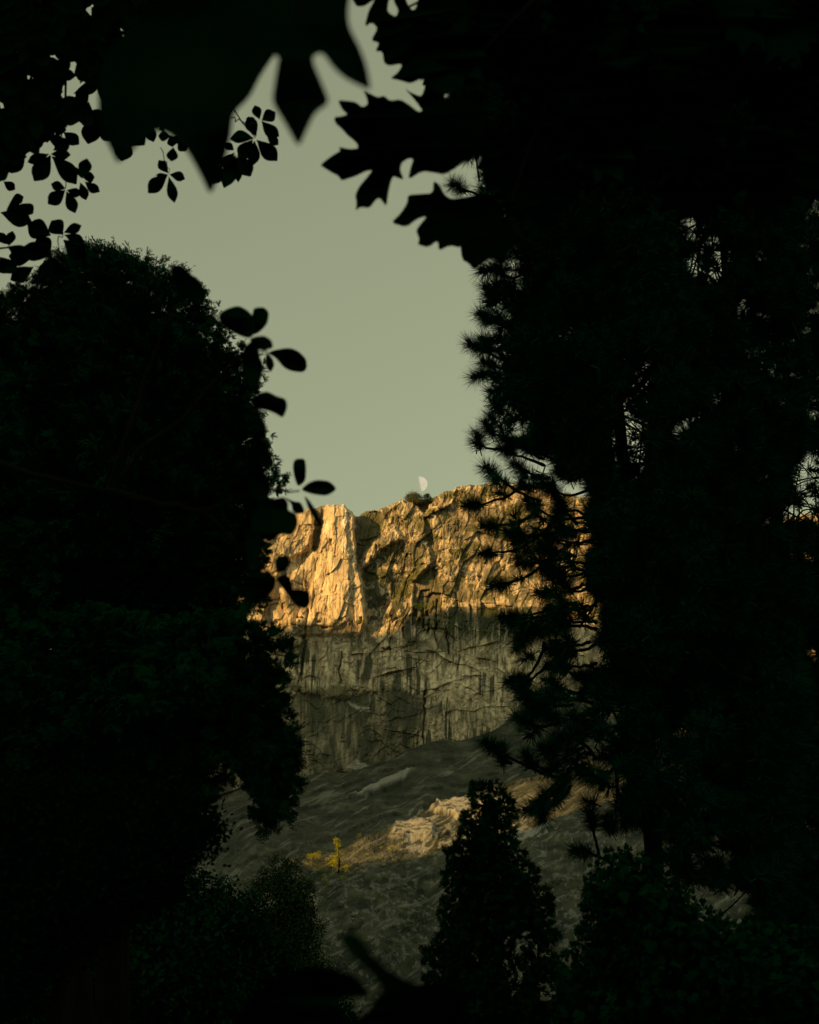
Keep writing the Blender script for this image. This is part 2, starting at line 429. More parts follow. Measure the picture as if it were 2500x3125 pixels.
    dark = np.maximum(dark, 0.8*band2*smooth(-0.25, 0.15, fbm(wx/30.0, v/24.0, 156, 4)))
    for poly, s, amt in (([(1042, 1600), (1050, 1575), (1057, 1560), (1059, 1590), (1055, 1615), (1049, 1605)], 1.5, 1.0),
                         ([(1040, 1650), (1052, 1640), (1054, 1680), (1045, 1683)], 2.0, 0.8),
                         ([(992, 1600), (1001, 1590), (1003, 1630), (994, 1630)], 2.5, 0.6),
                         ([(1060, 2140), (1130, 2158), (1130, 2172), (1100, 2168)], 2, 0.30),
                         ([(1060, 2340), (1085, 2310), (1130, 2340), (1120, 2350), (1095, 2345)], 2, 0.30)):
        pale = np.maximum(pale, amt*pmask(wu, wv, poly, s))
    dark *= (1-0.85*prow*edge*(1-rec1))
    gn = fbm(u/40, v/26, 161, 4)
    green = 0.85*smooth(0.10, 0.34, gn)*rightface*upper
    green = np.maximum(green, 0.8*smooth(0.0, 0.3, fbm(u/12, v/10, 162, 3))*pmask(wu, wv, [(1100, 1560), (1300, 1530), (1330, 1700), (1300, 1680), (1200, 1590), (1120, 1640)], 18))
    green = np.maximum(green, 0.5*scr)
    # crest leans back
    depth = DC - rel + 9*(1-smooth(0, 0.008, vt[:, None]*np.ones_like(u)))
    Pw = at(u, v, depth)
    back = []
    for k, (dy, dz) in enumerate(((14, 1.0), (60, -4), (300, -30), (900, -120))):
        q = Pw[0].copy(); q[:, 1] += dy; q[:, 2] += dz
        back.insert(0, q)
    allp = np.concatenate([np.stack(back, 0), Pw], 0)
    pad = lambda a: np.concatenate([np.repeat(a[:1], 4, 0), a], 0)
    n_r, n_c = allp.shape[:2]
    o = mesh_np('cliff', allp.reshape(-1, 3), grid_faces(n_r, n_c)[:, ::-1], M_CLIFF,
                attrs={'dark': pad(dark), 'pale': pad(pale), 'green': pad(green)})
    o['kind'] = 'structure'
build_cliff()

# ------------------------------------------------------------------ slab below the wall
BND = [(-2600, 2900), (-400, 2700), (300, 2560), (650, 2452), (780, 2408), (900, 2375), (1000, 2352), (1080, 2352), (1140, 2340), (1200, 2318),
       (1240, 2292), (1300, 2268), (1400, 2252), (1500, 2236), (1560, 2192), (1640, 2150), (1760, 2120), (2000, 2100), (2600, 2000), (5200, 1900)]
SLAB_D = [(1900, 1385), (2240, 1345), (2350, 1255), (2450, 1160), (2560, 1075), (2650, 1020), (2800, 950), (3000, 880), (3200, 820), (3400, 700)]

def slab_depth(py):
    return np.interp(py, [a for a, _ in SLAB_D], [b for _, b in SLAB_D])

def build_slab():
    px = np.concatenate([np.linspace(-2600, 500, 50, endpoint=False), np.linspace(500, 1950, 1000, endpoint=False),
                         np.linspace(1950, 2550, 120, endpoint=False), np.linspace(2550, 5200, 50)])
    nr = 760
    vt = np.linspace(0, 1, nr)
    top = np.interp(px, [b[0] for b in BND], [b[1] for b in BND])
    top = top + 5*fbm(px/30, px*0, 205, 4) + 1.6*fbm(px/6, px*0, 207, 2)
    U = np.repeat(px[None, :], nr, 0)
    V = top[None, :] + (3395-top[None, :])*vt[:, None]
    D = slab_depth(V)
    P = at(U, V, D)
    u, v = U, V
    # rock sheets dip down to the left: s runs along them, c across
    s = (u*0.88 - v*0.47); c = (u*0.47 + v*0.88)
    wc = c + 12*fbm(u/120, v/120, 211, 3) + 4*fbm(u/30, v/30, 214, 3); ws = s + 14*fbm(u/100, v/100, 212, 3)
    rel = 9*fbm(u/260, v/180, 213, 3)
    rel = rel + 0.8*fbm(ws/220, wc/16, 215, 3)
    lowr = smooth(2480, 2680, v+0.15*(u-1100))
    lowr2 = lowr*pmask(u, v, [(900, 2700), (1700, 2640), (2600, 2640), (2600, 3400), (700, 3400)], 60)
    for sz, asp, am, sd_, fl in ((190, 0.16, 2.2, 219, -1.4), (90, 0.30, 0.9, 221, -1.2), (30, 0.25, 0.9, 225, -1.0), (13, 0.3, 0.6, 231, -0.6), (6, 0.4, 0.35, 237, 0)):
        h, e, cv = facets(ws/sz, wc/(sz*asp), sd_, 0.8, 0.0, fl)
        rel += am*(0.30+0.10*lowr+0.35*lowr2)*h
        if sz == 90: tone_ = cv
    rel += 0.35*fbm(u/6, v/3.5, 241, 4, 0.6)*(0.25+lowr)
    ov = pmask(u+6*fbm(u/20, v/20, 251, 3), v+5*fbm(u/20, v/20, 252, 3), [(1315, 2468), (1335, 2448), (1420, 2440), (1480, 2452), (1470, 2500), (1400, 2490), (1350, 2482)], 4)
    rel += 4*ov
    block = pmask(u+6*fbm(u/25, v/25, 253, 3), v+5*fbm(u/25, v/25, 254, 3), [(1210, 2512), (1290, 2498), (1330, 2525), (1320, 2555), (1230, 2560), (1190, 2555)], 8)
    rel += 2.5*block
    pale = 0.30*smooth(-0.05, 0.35, fbm(ws/28, wc/9, 261, 4))*pmask(u, v, [(1190, 2525), (1320, 2430), (1700, 2430), (1700, 2560), (1400, 2600), (1200, 2600)], 18)  # paler colour laid where the sun patch falls, to brighten it
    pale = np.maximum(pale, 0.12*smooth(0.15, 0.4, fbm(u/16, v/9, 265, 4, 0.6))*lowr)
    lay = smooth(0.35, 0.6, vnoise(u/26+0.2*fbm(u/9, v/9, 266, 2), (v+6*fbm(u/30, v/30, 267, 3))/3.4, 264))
    pale = np.maximum(pale, (0.08+0.30*lay)*np.maximum(ov, block)); rel += 0.8*lay*np.maximum(ov, block)  # sunlit blocks brightened in their colour as well
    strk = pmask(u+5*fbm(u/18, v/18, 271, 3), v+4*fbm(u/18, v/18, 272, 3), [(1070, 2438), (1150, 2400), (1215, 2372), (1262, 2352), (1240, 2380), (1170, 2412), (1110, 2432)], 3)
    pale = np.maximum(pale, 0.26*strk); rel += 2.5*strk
    pale = np.maximum(pale, 0.12*smooth(0.2, 0.6, fbm(ws/90, wc/9, 263, 4)))
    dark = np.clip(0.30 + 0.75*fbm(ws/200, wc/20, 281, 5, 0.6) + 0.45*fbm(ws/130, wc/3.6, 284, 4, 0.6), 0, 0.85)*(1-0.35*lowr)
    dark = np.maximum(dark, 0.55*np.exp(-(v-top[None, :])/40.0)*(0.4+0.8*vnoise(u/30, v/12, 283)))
    jag = 7*fbm(u/35, v*0, 285, 4)
    for pts, wd, am in (([(780, 2560), (930, 2478), (1075, 2440), (1180, 2418), (1265, 2366)], 3.5, 3.5), ([(700, 2650), (900, 2590), (1060, 2540), (1200, 2490), (1330, 2462)], 4, 2.5),
                        ([(850, 2455), (1000, 2420), (1130, 2375), (1300, 2330), (1450, 2310)], 3, 2.0), ([(1180, 2590), (1260, 2575), (1340, 2552), (1400, 2535)], 3, 2.5),
                        ([(1000, 2740), (1130, 2700), (1260, 2690), (1380, 2650)], 4, 2.5), ([(980, 2860), (1080, 2835), (1200, 2790), (1330, 2780)], 4, 2.5), ([(1060, 2960), (1160, 2920), (1290, 2900)], 3, 2.0),
                        ([(600, 2560), (720, 2520), (860, 2500)], 3, 2.0), ([(1450, 2420), (1600, 2380), (1760, 2370)], 3, 2.0), ([(1250, 2425), (1400, 2395), (1560, 2350)], 3, 2.0)):
        yl = np.interp(u, [p[0] for p in pts], [p[1] for p in pts]) + jag
        w = smooth(pts[0][0], pts[0][0]+40, u)*(1-smooth(pts[-1][0]-40, pts[-1][0], u))
        brk = smooth(0.22, 0.5, vnoise(u/22, v*0, 286+int(pts[0][1])))
        rel += am*np.where(v < yl, np.exp((v-yl)/22.0), 0)*w*(0.3+0.7*brk)
        dark = np.maximum(dark, 0.9*w*brk*np.exp(-((v-yl-wd)/wd)**2))
    for q1, q2, sd_ in ((60, 9, 275), (34, 16, 277)):
        f_ = fbm(ws/q1, wc/q2, sd_, 3)
        c_ = (1-smooth(0.004, 0.02, np.abs(f_)))*smooth(0.4, 0.6, vnoise(u/50, v/30, sd_+1))
        rel -= 0.8*c_; dark = np.maximum(dark, 0.7*c_)
    dark = np.maximum(dark, 0.5*smooth(0.0, 0.4, fbm(u/40, v/25, 282, 5, 0.6))*lowr)*(1-np.clip(pale*2.5, 0, 1))
    dark = np.maximum(dark, 0.25*smooth(0.40, 0.9, tone_)*(1-0.6*lowr))
    pass
    green = 0.5*smooth(0.15, 0.5, fbm(u/30, v/14, 291, 4))*lowr
    # push out along the slab's rough normal (up and towards the viewer)
    nrm = np.array([0.0, -0.50, 0.866])
    Pw = P + rel[..., None]*nrm
    back = []
    for dy, dz in ((25, -2), (120, -12)):
        q = Pw[0].copy(); q[:, 1] += dy; q[:, 2] += dz; back.insert(0, q)
    foot = []
    for dy in (60, 140):
        q = Pw[-1].copy(); q[:, 1] -= dy; q[:, 2] = np.maximum(q[:, 2]-dy*0.5, -3); foot.append(q)
    allp = np.concatenate([np.stack(back, 0), Pw, np.stack(foot, 0)], 0)
    pad = lambda a: np.concatenate([np.repeat(a[:1], 2, 0), a, np.repeat(a[-1:], 2, 0)], 0)
    n_r, n_c = allp.shape[:2]
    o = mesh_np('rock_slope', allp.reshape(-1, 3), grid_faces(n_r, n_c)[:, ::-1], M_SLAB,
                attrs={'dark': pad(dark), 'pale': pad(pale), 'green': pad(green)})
    o['kind'] = 'structure'
build_slab()

# ------------------------------------------------------------------ valley floor and the hills behind and beside the camera, unseen, shaped for the shade they cast
m_g, nt, b = newmat('forest_floor', 0.95, 0.05)
tc = nt.nodes.new('ShaderNodeTexCoord')
n = noise(nt, 0.6, 8, tc.outputs['Object'])
r = ramp(nt, [(0.35, (0.012, 0.012, 0.007)), (0.65, (0.035, 0.032, 0.018))])
nt.links.new(n.outputs['Fac'], r.inputs[0]); nt.links.new(r.outputs[0], b.inputs['Base Color'])
gx = np.linspace(-1, 1, 121); gx = np.sign(gx)*np.abs(gx)**2.6*20000
GX, GY = np.meshgrid(gx, gx)
GZ = 0.6*fbm(GX/60+3, GY/60, 301, 3)*smooth(30, 200, np.hypot(GX, GY)) - 0.0
g = mesh_np('ground', np.stack([GX, GY, GZ], -1).reshape(-1, 3), grid_faces(121, 121), m_g, smooth_shade=True)
g['kind'] = 'structure'

UV = np.array([-SH[1], SH[0], 0.0])          # horizontal, across the sun's rays
C0 = np.array([-690.0, 820.0, 0.0])
# crest height over u, shaped for the shadow line and the sunlit notch (metres across the rays, from C0)
CREST = [(-900, 545), (-400, 560), (-150, 566), (-98, 566), (-60, 574), (-33, 576), (-10, 580), (0, 592), (14, 612), (45, 616), (93, 622), (121, 624), (150, 600), (180, 500), (186, 440), (191, 372),
         (214, 336), (221, 318), (227, 312), (230, 300), (233, 270), (251, 264), (253, 276), (257, 272), (262, 266), (274, 262), (280, 345), (286, 430), (300, 450), (350, 400), (450, 330), (520, 260)]
def build_shade_hills():
    m, nt, b = newmat('hillside', 0.95, 0.05)
    tc = nt.nodes.new('ShaderNodeTexCoord'); n = noise(nt, 0.02, 8, tc.outputs['Object'])
    r = ramp(nt, [(0.4, (0.02, 0.03, 0.015)), (0.62, (0.10, 0.09, 0.06))])
    nt.links.new(n.outputs['Fac'], r.inputs[0]); nt.links.new(r.outputs[0], b.inputs['Base Color'])
    path, h = [], []
    us = np.concatenate([np.arange(-900, 160, 6.0), np.arange(160, 300, 2.0), np.arange(300, 521, 6.0)])
    for uu in us:
        q = C0 + UV*uu
        path.append(q[:2]); h.append(np.interp(uu, [c[0] for c in CREST], [c[1] for c in CREST]))
    tail = [(-330, 330, 200), (-320, 120, 150), (-360, -120, 150), (-420, -420, 150), (-250, -860, 140), (200, -1100, 120), (900, -1000, 100)]  # unseen spur added round the camera to keep the trees in shade
    pts = [(path[-1][0], path[-1][1], h[-1])]+tail
    for (x0, y0, h0), (x1, y1, h1) in zip(pts[:-1], pts[1:]):
        for k in range(1, 16):
            t = k/15; path.append(np.array([x0+(x1-x0)*t, y0+(y1-y0)*t])); h.append(h0+(h1-h0)*t)
    path = np.array(path); h = np.array(h)
    tx = np.gradient(path, axis=0); tx /= np.linalg.norm(tx, axis=1)[:, None]
    nn = np.stack([tx[:, 1], -tx[:, 0]], 1)             # points away from the valley
    # valley side is the left of the walking direction
    rows = []
    prof = [(-150, 0.0), (-110, 0.35), (-60, 0.75), (-25, 0.93), (0, 1.0), (40, 0.97), (120, 0.8), (300, 0.5), (520, 0.0)]
    cum = np.arange(len(h))
    wob = 1.6*fbm(path[:, 0]/9.0, path[:, 1]/9.0, 311, 4)
    for off, f in prof:
        q = path + nn*off
        z = h*f + (wob if f > 0.9 else 10*fbm(cum/9.0, cum*0+off, 312, 3)*min(1, f*4))
        if f == 0: z = z*0-4
        rows.append(np.stack([q[:, 0], q[:, 1], z], -1))
    allp = np.stack(rows, 0)
    o = mesh_np('shade_hills', allp.reshape(-1, 3), grid_faces(*allp.shape[:2]), m)
    o['kind'] = 'structure'
build_shade_hills()

# ------------------------------------------------------------------ moon: the sunlit half of a far globe
def build_moon():
    D = 30000.0
    c = at(1280.5, 1477.5, D)
    dist = np.linalg.norm(c - np.array([0, 0, CAMZ]))
    rad = 23.5/F*dist*0.985
    m = bpy.data.materials.new('moonlight'); m.use_nodes = True
    nt = m.node_tree; nt.nodes.clear()
    out = nt.nodes.new('ShaderNodeOutputMaterial'); em = nt.nodes.new('ShaderNodeEmission')
    tc = nt.nodes.new('ShaderNodeTexCoord'); n = noise(nt, 2.2/rad, 4, tc.outputs['Object'])
    r = ramp(nt, [(0.35, (0.33, 0.29, 0.20)), (0.65, (0.40, 0.355, 0.25))])
    nt.links.new(n.outputs['Fac'], r.inputs[0]); nt.links.new(r.outputs[0], em.inputs['Color'])
    em.inputs['Strength'].default_value = 1.0
    # sunlight fades out towards the terminator, where only the air in front is seen
    sep = nt.nodes.new('ShaderNodeSeparateXYZ'); nt.links.new(tc.outputs['Object'], sep.inputs[0])
    mr = nt.nodes.new('ShaderNodeMapRange'); mr.inputs['From Min'].default_value = 0.0; mr.inputs['From Max'].default_value = rad*0.30
    mz = nt.nodes.new('ShaderNodeMath'); mz.operation = 'MULTIPLY_ADD'; mz.inputs[1].default_value = 0.213
    nt.links.new(sep.outputs['Z'], mz.inputs[0]); nt.links.new(sep.outputs['X'], mz.inputs[2])
    nt.links.new(mz.outputs[0], mr.inputs['Value'])
    tr = nt.nodes.new('ShaderNodeBsdfTransparent'); mx = nt.nodes.new('ShaderNodeMixShader')
    nt.links.new(mr.outputs[0], mx.inputs[0]); nt.links.new(tr.outputs[0], mx.inputs[1]); nt.links.new(em.outputs[0], mx.inputs[2])
    nt.links.new(mx.outputs[0], out.inputs['Surface'])
    th = np.linspace(0, math.pi, 40); ph = np.linspace(-math.pi/2, math.pi/2, 40)
    TH, PH = np.meshgrid(th, ph, indexing='ij')
    # local: lit side +X, rounded
    V = np.stack([np.sin(TH)*np.cos(PH)*1.06, -np.abs(np.sin(TH)*np.cos(PH))*0+np.sin(TH)*np.sin(PH), np.cos(TH)], -1)*rad
    a = R(-12)                                        # bright limb tilts a little upward... terminator leans
    rot = np.array([[math.cos(a), 0, math.sin(a)], [0, 1, 0], [-math.sin(a), 0, math.cos(a)]])
    V = V @ rot.T
    o = mesh_np('moon', V.reshape(-1, 3), grid_faces(40, 40), m, smooth_shade=True)
    o.location = c
    tag(o, 'pale half moon in the sky just above the cliff top', 'moon')
build_moon()

# ------------------------------------------------------------------ plant kit
def tube(pts, radii, sides=6):
    pts = np.array(pts, float); radii = np.array(radii, float)
    n = len(pts)
    t = np.gradient(pts, axis=0); t /= np.linalg.norm(t, axis=1)[:, None]+1e-9
    ref = np.array([0.13, 0.9, 0.3]); a = np.cross(t, ref); a /= np.linalg.norm(a, axis=1)[:, None]+1e-9
    b = np.cross(t, a)
    ang = np.linspace(0, 2*math.pi, sides, endpoint=False)
    V = pts[:, None, :] + radii[:, None, None]*(np.cos(ang)[None, :, None]*a[:, None, :]+np.sin(ang)[None, :, None]*b[:, None, :])
    i = np.arange(n-1)[:, None]*sides; j = np.arange(sides)[None, :]
    f = np.stack([i+j, i+(j+1) % sides, i+sides+(j+1) % sides, i+sides+j], -1).reshape(-1, 4)
    return V.reshape(-1, 3), f

def tubes(name, lst, mat, parent, sides=5):
    Vs, Fs, o = [], [], 0
    for p, r_ in lst:
        V, f = tube(p, r_, sides)
        Vs.append(V); Fs.append(f+o); o += len(V)
    return mesh_np(name, np.concatenate(Vs), np.concatenate(Fs), mat, parent, True)

def curve(p0, p1, sag=0.0, n=7, wob=0.0):
    p0, p1 = np.array(p0, float), np.array(p1, float)
    t = np.linspace(0, 1, n)[:, None]
    p = p0+(p1-p0)*t
    p[:, 2] += sag*4*(t*(1-t))[:, 0]
    if wob: p[1:-1] += rng.normal(0, wob, (n-2, 3))
    return p

def blade(p0, d, L, w, side):
    """narrow rhombus leaf: four corners"""
    p0, d, side = np.array(p0), np.array(d), np.array(side)
    return [p0, p0+d*L*0.45+side*w/2, p0+d*L, p0+d*L*0.45-side*w/2]

def tpl_pine(n=110, w=0.023):
    V = []
    for _ in range(n):
        s = rng.uniform(-0.55, 0.12)
        a = rng.uniform(0, 2*math.pi)
        spread = R(rng.uniform(18, 80)) if s > -0.2 else R(rng.uniform(45, 110))
        d = np.array([math.sin(spread)*math.cos(a), math.sin(spread)*math.sin(a), math.cos(spread)])
        side = np.cross(d, rng.normal(size=3)); side /= np.linalg.norm(side)
        L = rng.uniform(0.75, 1.15); p = np.array([0, 0, s])
        droop = np.array([0, 0, 0])
        V += [p-side*w, p+side*w, p+d*L]
    # twig
    for k in range(3):
        a0, a1 = 2*math.pi*k/3, 2*math.pi*(k+1)/3
        r_ = 0.045
        q0 = np.array([math.cos(a0)*r_, math.sin(a0)*r_, 0]); q1 = np.array([math.cos(a1)*r_, math.sin(a1)*r_, 0])
        b_ = np.array([0, 0, -1.0]); t_ = np.array([0, 0, 0.25])
        V += [q0+b_, q1+b_, q1*0.7+t_, q0+b_, q1*0.7+t_, q0*0.7+t_]
    return np.array(V), 3

def tpl_cedar(nb=9, dens=5, w=0.11, spread=75, curl=0.25):
    V = []
    for i in range(nb):
        a = R(-spread+2*spread*i/(nb-1)+rng.uniform(-8, 8))
        L = (1-0.35*abs(a))*rng.uniform(0.8, 1.1)
        d = np.array([math.sin(a), rng.uniform(-curl, curl), math.cos(a)]); d /= np.linalg.norm(d)
        side = np.cross(d, [0, 1, 0.01]); side /= np.linalg.norm(side)
        V += blade([0, 0, 0], d, L, w*0.8, side)
        for k in range(dens):
            t = (k+1)/(dens+1)
            for sg in (-1, 1):
                b_ = R(sg*rng.uniform(30, 55))
                dd = d*math.cos(b_)+side*math.sin(b_)
                dd[1] += rng.uniform(-0.35, 0.35)
                ss = np.cross(dd, [0, 1, 0.01]); ss /= np.linalg.norm(ss)
                V += blade(d*L*t, dd, L*0.38*(1.1-t*0.6), w, ss)
    return np.array(V), 4

def tpl_fork():
    """forked twig with short stubby needle-leaves"""
    V = []
    def br(p, d, L, lvl):
        side = np.cross(d, rng.normal(size=3)); side /= np.linalg.norm(side)
        V.extend(blade(p, d, L, 0.07, side))
        if lvl == 0:
            return
        for sg in range(3):
            dd = d+rng.normal(0, 0.55, 3); dd /= np.linalg.norm(dd)
            br(p+d*L*rng.uniform(0.45, 0.95), dd, L*0.72, lvl-1)
    br(np.zeros(3), np.array([0, 0, 1.0]), 0.5, 2)
    return np.array(V), 4

def tpl_clump(n=14, size=0.45):
    V = []
    for _ in range(n):
        p = rng.normal(0, 0.45, 3); d = rng.normal(size=3); d /= np.linalg.norm(d)
        side = np.cross(d, rng.normal(size=3)); side /= np.linalg.norm(side)
        V += blade(p, d, size*rng.uniform(0.7, 1.2), size*0.6, side)
    return np.array(V), 4

TP = {'pine': [tpl_pine(130, 0.027) for _ in range(6)], 'tuft': [tpl_pine(230, 0.016) for _ in range(6)],
      'cedar': [tpl_cedar() for _ in range(6)],
      'shag': [tpl_cedar(8, 5, 0.075, 60, 0.6) for _ in range(6)],
      'fork': [tpl_fork() for _ in range(8)],
      'clump': [tpl_clump() for _ in range(6)]}

def rots(ax, tw):
    """rotation matrices taking +Z to ax, with twist"""
    ax = ax/(np.linalg.norm(ax, axis=1)[:, None]+1e-9)
    ref = np.where(np.abs(ax[:, 2:3]) > 0.95, np.array([[1.0, 0, 0]]), np.array([[0, 0, 1.0]]))
    a = np.cross(ref, ax); a /= np.linalg.norm(a, axis=1)[:, None]+1e-9
    b = np.cross(ax, a)
    c, s = np.cos(tw)[:, None], np.sin(tw)[:, None]
    a2 = a*c+b*s; b2 = -a*s+b*c
    return np.stack([a2, b2, ax], -1)

def foliage(name, kind, pos, ax, size, mat, parent):
    pos = np.array(pos, float); ax = np.array(ax, float); size = np.array(size, float)
    tps = TP[kind]; k = tps[0][1]
    which = rng.integers(0, len(tps), len(pos)); out = []
    Rm = rots(ax, rng.uniform(0, 2*math.pi, len(pos)))
    for i, (tv, _) in enumerate(tps):
        m = which == i
        if not m.any(): continue
        v = np.einsum('nij,vj->nvi', Rm[m], tv)*size[m][:, None, None]+pos[m][:, None, :]
        out.append(v.reshape(-1, 3))
    V = np.concatenate(out)
    return mesh_np(name, V, np.arange(len(V)).reshape(-1, k), mat, parent)

def rough_poly(poly, amp, seed=0):
    r_ = np.random.default_rng(seed+len(poly)); p = np.array(poly, float)
    for _ in range(3):
        nx = np.roll(p, -1, 0); L = np.linalg.norm(nx-p, axis=1)
        mid = (p+nx)/2 + r_.normal(0, 1, p.shape)*np.minimum(amp, L*0.22)[:, None]
        p = np.stack([p, mid], 1).reshape(-1, 2)
        amp *= 0.6
    return [tuple(q) for q in p]

def fill(poly, n, holes=(), margin=0.0):
    p = np.array(poly, float); lo, hi = p.min(0), p.max(0)
    lo = np.maximum(lo, [-160, -160]); hi = np.minimum(hi, [2660, 3285])
    out = []; tot = 0
    while tot < n:
        q = rng.uniform(lo, hi, (n*2, 2))
        sdv = sdpoly(q[:, 0], q[:, 1], poly)
        ok = (sdv < -margin) & (rng.random(len(q)) < 0.45+0.55*np.clip(-sdv/45, 0, 1))
        for hpoly, pr in holes:
            inh = sdpoly(q[:, 0], q[:, 1], hpoly) < 0
            ok &= ~(inh & (rng.random(len(q)) > pr))
        q = np.c_[q[ok], -sdv[ok]]
        out.append(q); tot += len(q)
    return np.concatenate(out)[:n]

def crown_tree(name, label, cat, poly, D, thick, n, size_px, kind, mat, trunk_px, core=0, droop=0.5, holes=(), group=None,
               edge_n=0, edge_kind=None, edge_size=None, nbr=14, extra=(), rough=None, top_py=None, trunk_r=0.25, lean=0.0, edge_range=None, edge_poly=None):
    poly = rough_poly(poly, rough or size_px*0.55)
    if edge_poly is not None: edge_poly = list(poly) if rough else rough_poly(edge_poly, size_px*0.5)
    pxm = D/F/CP
    base = at(trunk_px, 3600, D); base[2] = 0.0
    root = thing(name, base, label, cat, group)
    q = fill(poly, n, holes)
    ed = q[:, 2]
    dd = D + rng.uniform(-1, 1, n)*np.minimum(thick, 0.15+ed*pxm*0.9)
    pos = at(q[:, 0], q[:, 1], dd)
    trunk_x = base[0]
    out = pos - np.stack([np.full(n, trunk_x), np.full(n, D), pos[:, 2]+0.2], -1)
    out /= np.linalg.norm(out, axis=1)[:, None]+1e-9
    ax = out*0.8 + rng.normal(0, 0.45, (n, 3)); ax[:, 2] -= droop
    sz = size_px*pxm*rng.uniform(0.7, 1.25, n)
    inner = ed > size_px*2.2
    sz = np.where(inner, sz*1.5, sz)
    foliage('crown', kind, pos, ax, sz, mat, root)
    if edge_n:
        ep = np.array(edge_poly if edge_poly is not None else poly, float)
        seg = np.roll(ep, -1, 0)-ep; L = np.linalg.norm(seg, axis=1); L[-1] = 0 if edge_poly is not None else L[-1]
        idx = rng.choice(len(ep), edge_n, p=L/L.sum()); t = rng.random(edge_n)[:, None]
        q2 = ep[idx]+seg[idx]*t + rng.normal(0, size_px*0.35, (edge_n, 2))
        ok = (q2[:, 0] > -100) & (q2[:, 0] < 2600) & (q2[:, 1] > -100) & (q2[:, 1] < 3200); q2 = q2[ok]
        d2 = D+rng.normal(0, thick*0.35, len(q2))
        p2 = at(q2[:, 0], q2[:, 1], d2)
        o2 = p2-np.stack([np.full(len(q2), trunk_x), np.full(len(q2), D), p2[:, 2]-1.5], -1); o2 /= np.linalg.norm(o2, axis=1)[:, None]
        foliage('outer_sprays' if False else 'crown_fringe', edge_kind or kind, p2, o2+rng.normal(0, 0.4, o2.shape),
                (edge_size or size_px)*pxm*rng.uniform(0.6, 1.2, len(q2)), mat, root)
    if extra:
        e_p, e_a, e_s = [], [], []
        for (x, y, ang, sp) in extra:
            for k in range(7):
                e_p.append(at(x+rng.normal(0, sp*0.25), y+rng.normal(0, sp*0.25), D+rng.normal(0, 0.15)))
                a_ = R(ang+rng.normal(0, 18)); e_a.append([math.cos(a_), rng.uniform(-0.3, 0.3), math.sin(a_)]); e_s.append(sp*pxm*rng.uniform(0.6, 1))
        foliage('outlying_sprays', kind, e_p, e_a, e_s, mat, root)
    ty = top_py if top_py is not None else np.array(poly)[:, 1].min()+size_px*1.5
    topx = trunk_px+lean
    topp = at(topx, max(ty, -150), D)
    H = topp[2]
    ts = np.linspace(0, 1, 12)
    tp = np.stack([base[0]+(topp[0]-base[0])*ts+0.04*np.sin(ts*9), np.full(12, D)+0.05*np.cos(ts*7), ts*H-0.1], -1)
    tubes('trunk', [(tp, trunk_r*(1.05-ts)**0.8+0.01)], M_BARK, root, 10)
    sel = rng.choice(n, nbr, replace=False)
    for i in sel:
        e = pos[i]; zt = min(max(0.6, e[2]-rng.uniform(0.0, 0.15)*abs(e[0]-base[0])-0.3), H*0.97); f = zt/H
        s0 = np.array([base[0]+(topp[0]-base[0])*f, D, zt])
        c = curve(s0, e, 0.06*np.linalg.norm(e-s0), 7, 0.02*np.linalg.norm(e-s0))
        tubes('branch', [(c, np.linspace(trunk_r*0.28, trunk_r*0.05, 7))], M_BARK, root, 5)
    return root

# ------------------------------------------------------------------ left: dark conifers
A_POLY = [(-60, 905), (20, 900), (90, 860), (150, 820), (200, 800), (260, 785), (330, 778), (400, 795), (470, 820), (520, 850), (570, 890), (620, 935),
          (650, 985), (680, 1020), (700, 1070), (735, 1110), (765, 1190), (780, 1280), (800, 1370), (812, 1450), (800, 1520), (790, 1600),
          (790, 1660), (775, 1730), (745, 1800), (735, 1860), (700, 1960), (-60, 1960)]
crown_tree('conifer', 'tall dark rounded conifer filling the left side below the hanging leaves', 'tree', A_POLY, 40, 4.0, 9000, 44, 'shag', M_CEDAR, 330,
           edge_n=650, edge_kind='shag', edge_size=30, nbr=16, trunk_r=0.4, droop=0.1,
           holes=[([(840-500, 930), (420, 930), (420, 945), (340, 945)], 0.0)], edge_poly=A_POLY[:26])
F_POLY = [(170, 850), (190, 790), (240, 770), (300, 762), (360, 765), (420, 785), (470, 805), (560, 830), (560, 900), (500, 900), (400, 860), (300, 850)]
crown_tree('fir_tree', 'fir with small forked twigs against the sky, topping the dark left mass', 'tree', F_POLY, 44, 2.5, 1700, 34, 'fork', M_CEDAR, 360,
           edge_n=300, edge_kind='fork', edge_size=34, nbr=8, trunk_r=0.3, droop=-0.9, edge_poly=F_POLY[:9])
B_POLY = [(-60, 1850), (715, 1860), (755, 1925), (785, 1990), (815, 2060), (850, 2150), (868, 2230), (895, 2290), (885, 2340), (860, 2380), (865, 2420),
          (835, 2450), (822, 2500), (800, 2490), (782, 2440), (755, 2385), (715, 2330), (672, 2275), (655, 2310), (648, 2380), (630, 2440), (-60, 2500)]
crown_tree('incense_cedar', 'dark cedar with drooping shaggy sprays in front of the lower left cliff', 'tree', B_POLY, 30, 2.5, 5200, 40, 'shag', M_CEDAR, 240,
           edge_n=420, edge_kind='shag', edge_size=44, extra=[(790, 1925, 100, 40), (835, 1930, 60, 40), (800, 1960, 20, 50), (872, 1975, 60, 55), (860, 2010, 10, 55), (845, 2060, -20, 50), (830, 2130, 0, 45), (880, 2290, 20, 45), (890, 2380, -40, 50), (860, 2440, -70, 55), (825, 2500, -85, 55), (790, 2470, -90, 55), (800, 1700, 20, 40), (785, 1830, -30, 45)], nbr=16, trunk_r=0.35, droop=0.9, holes=[([(640, 2280), (700, 2300), (740, 2420), (660, 2460)], 0.12)], edge_poly=B_POLY[1:21])
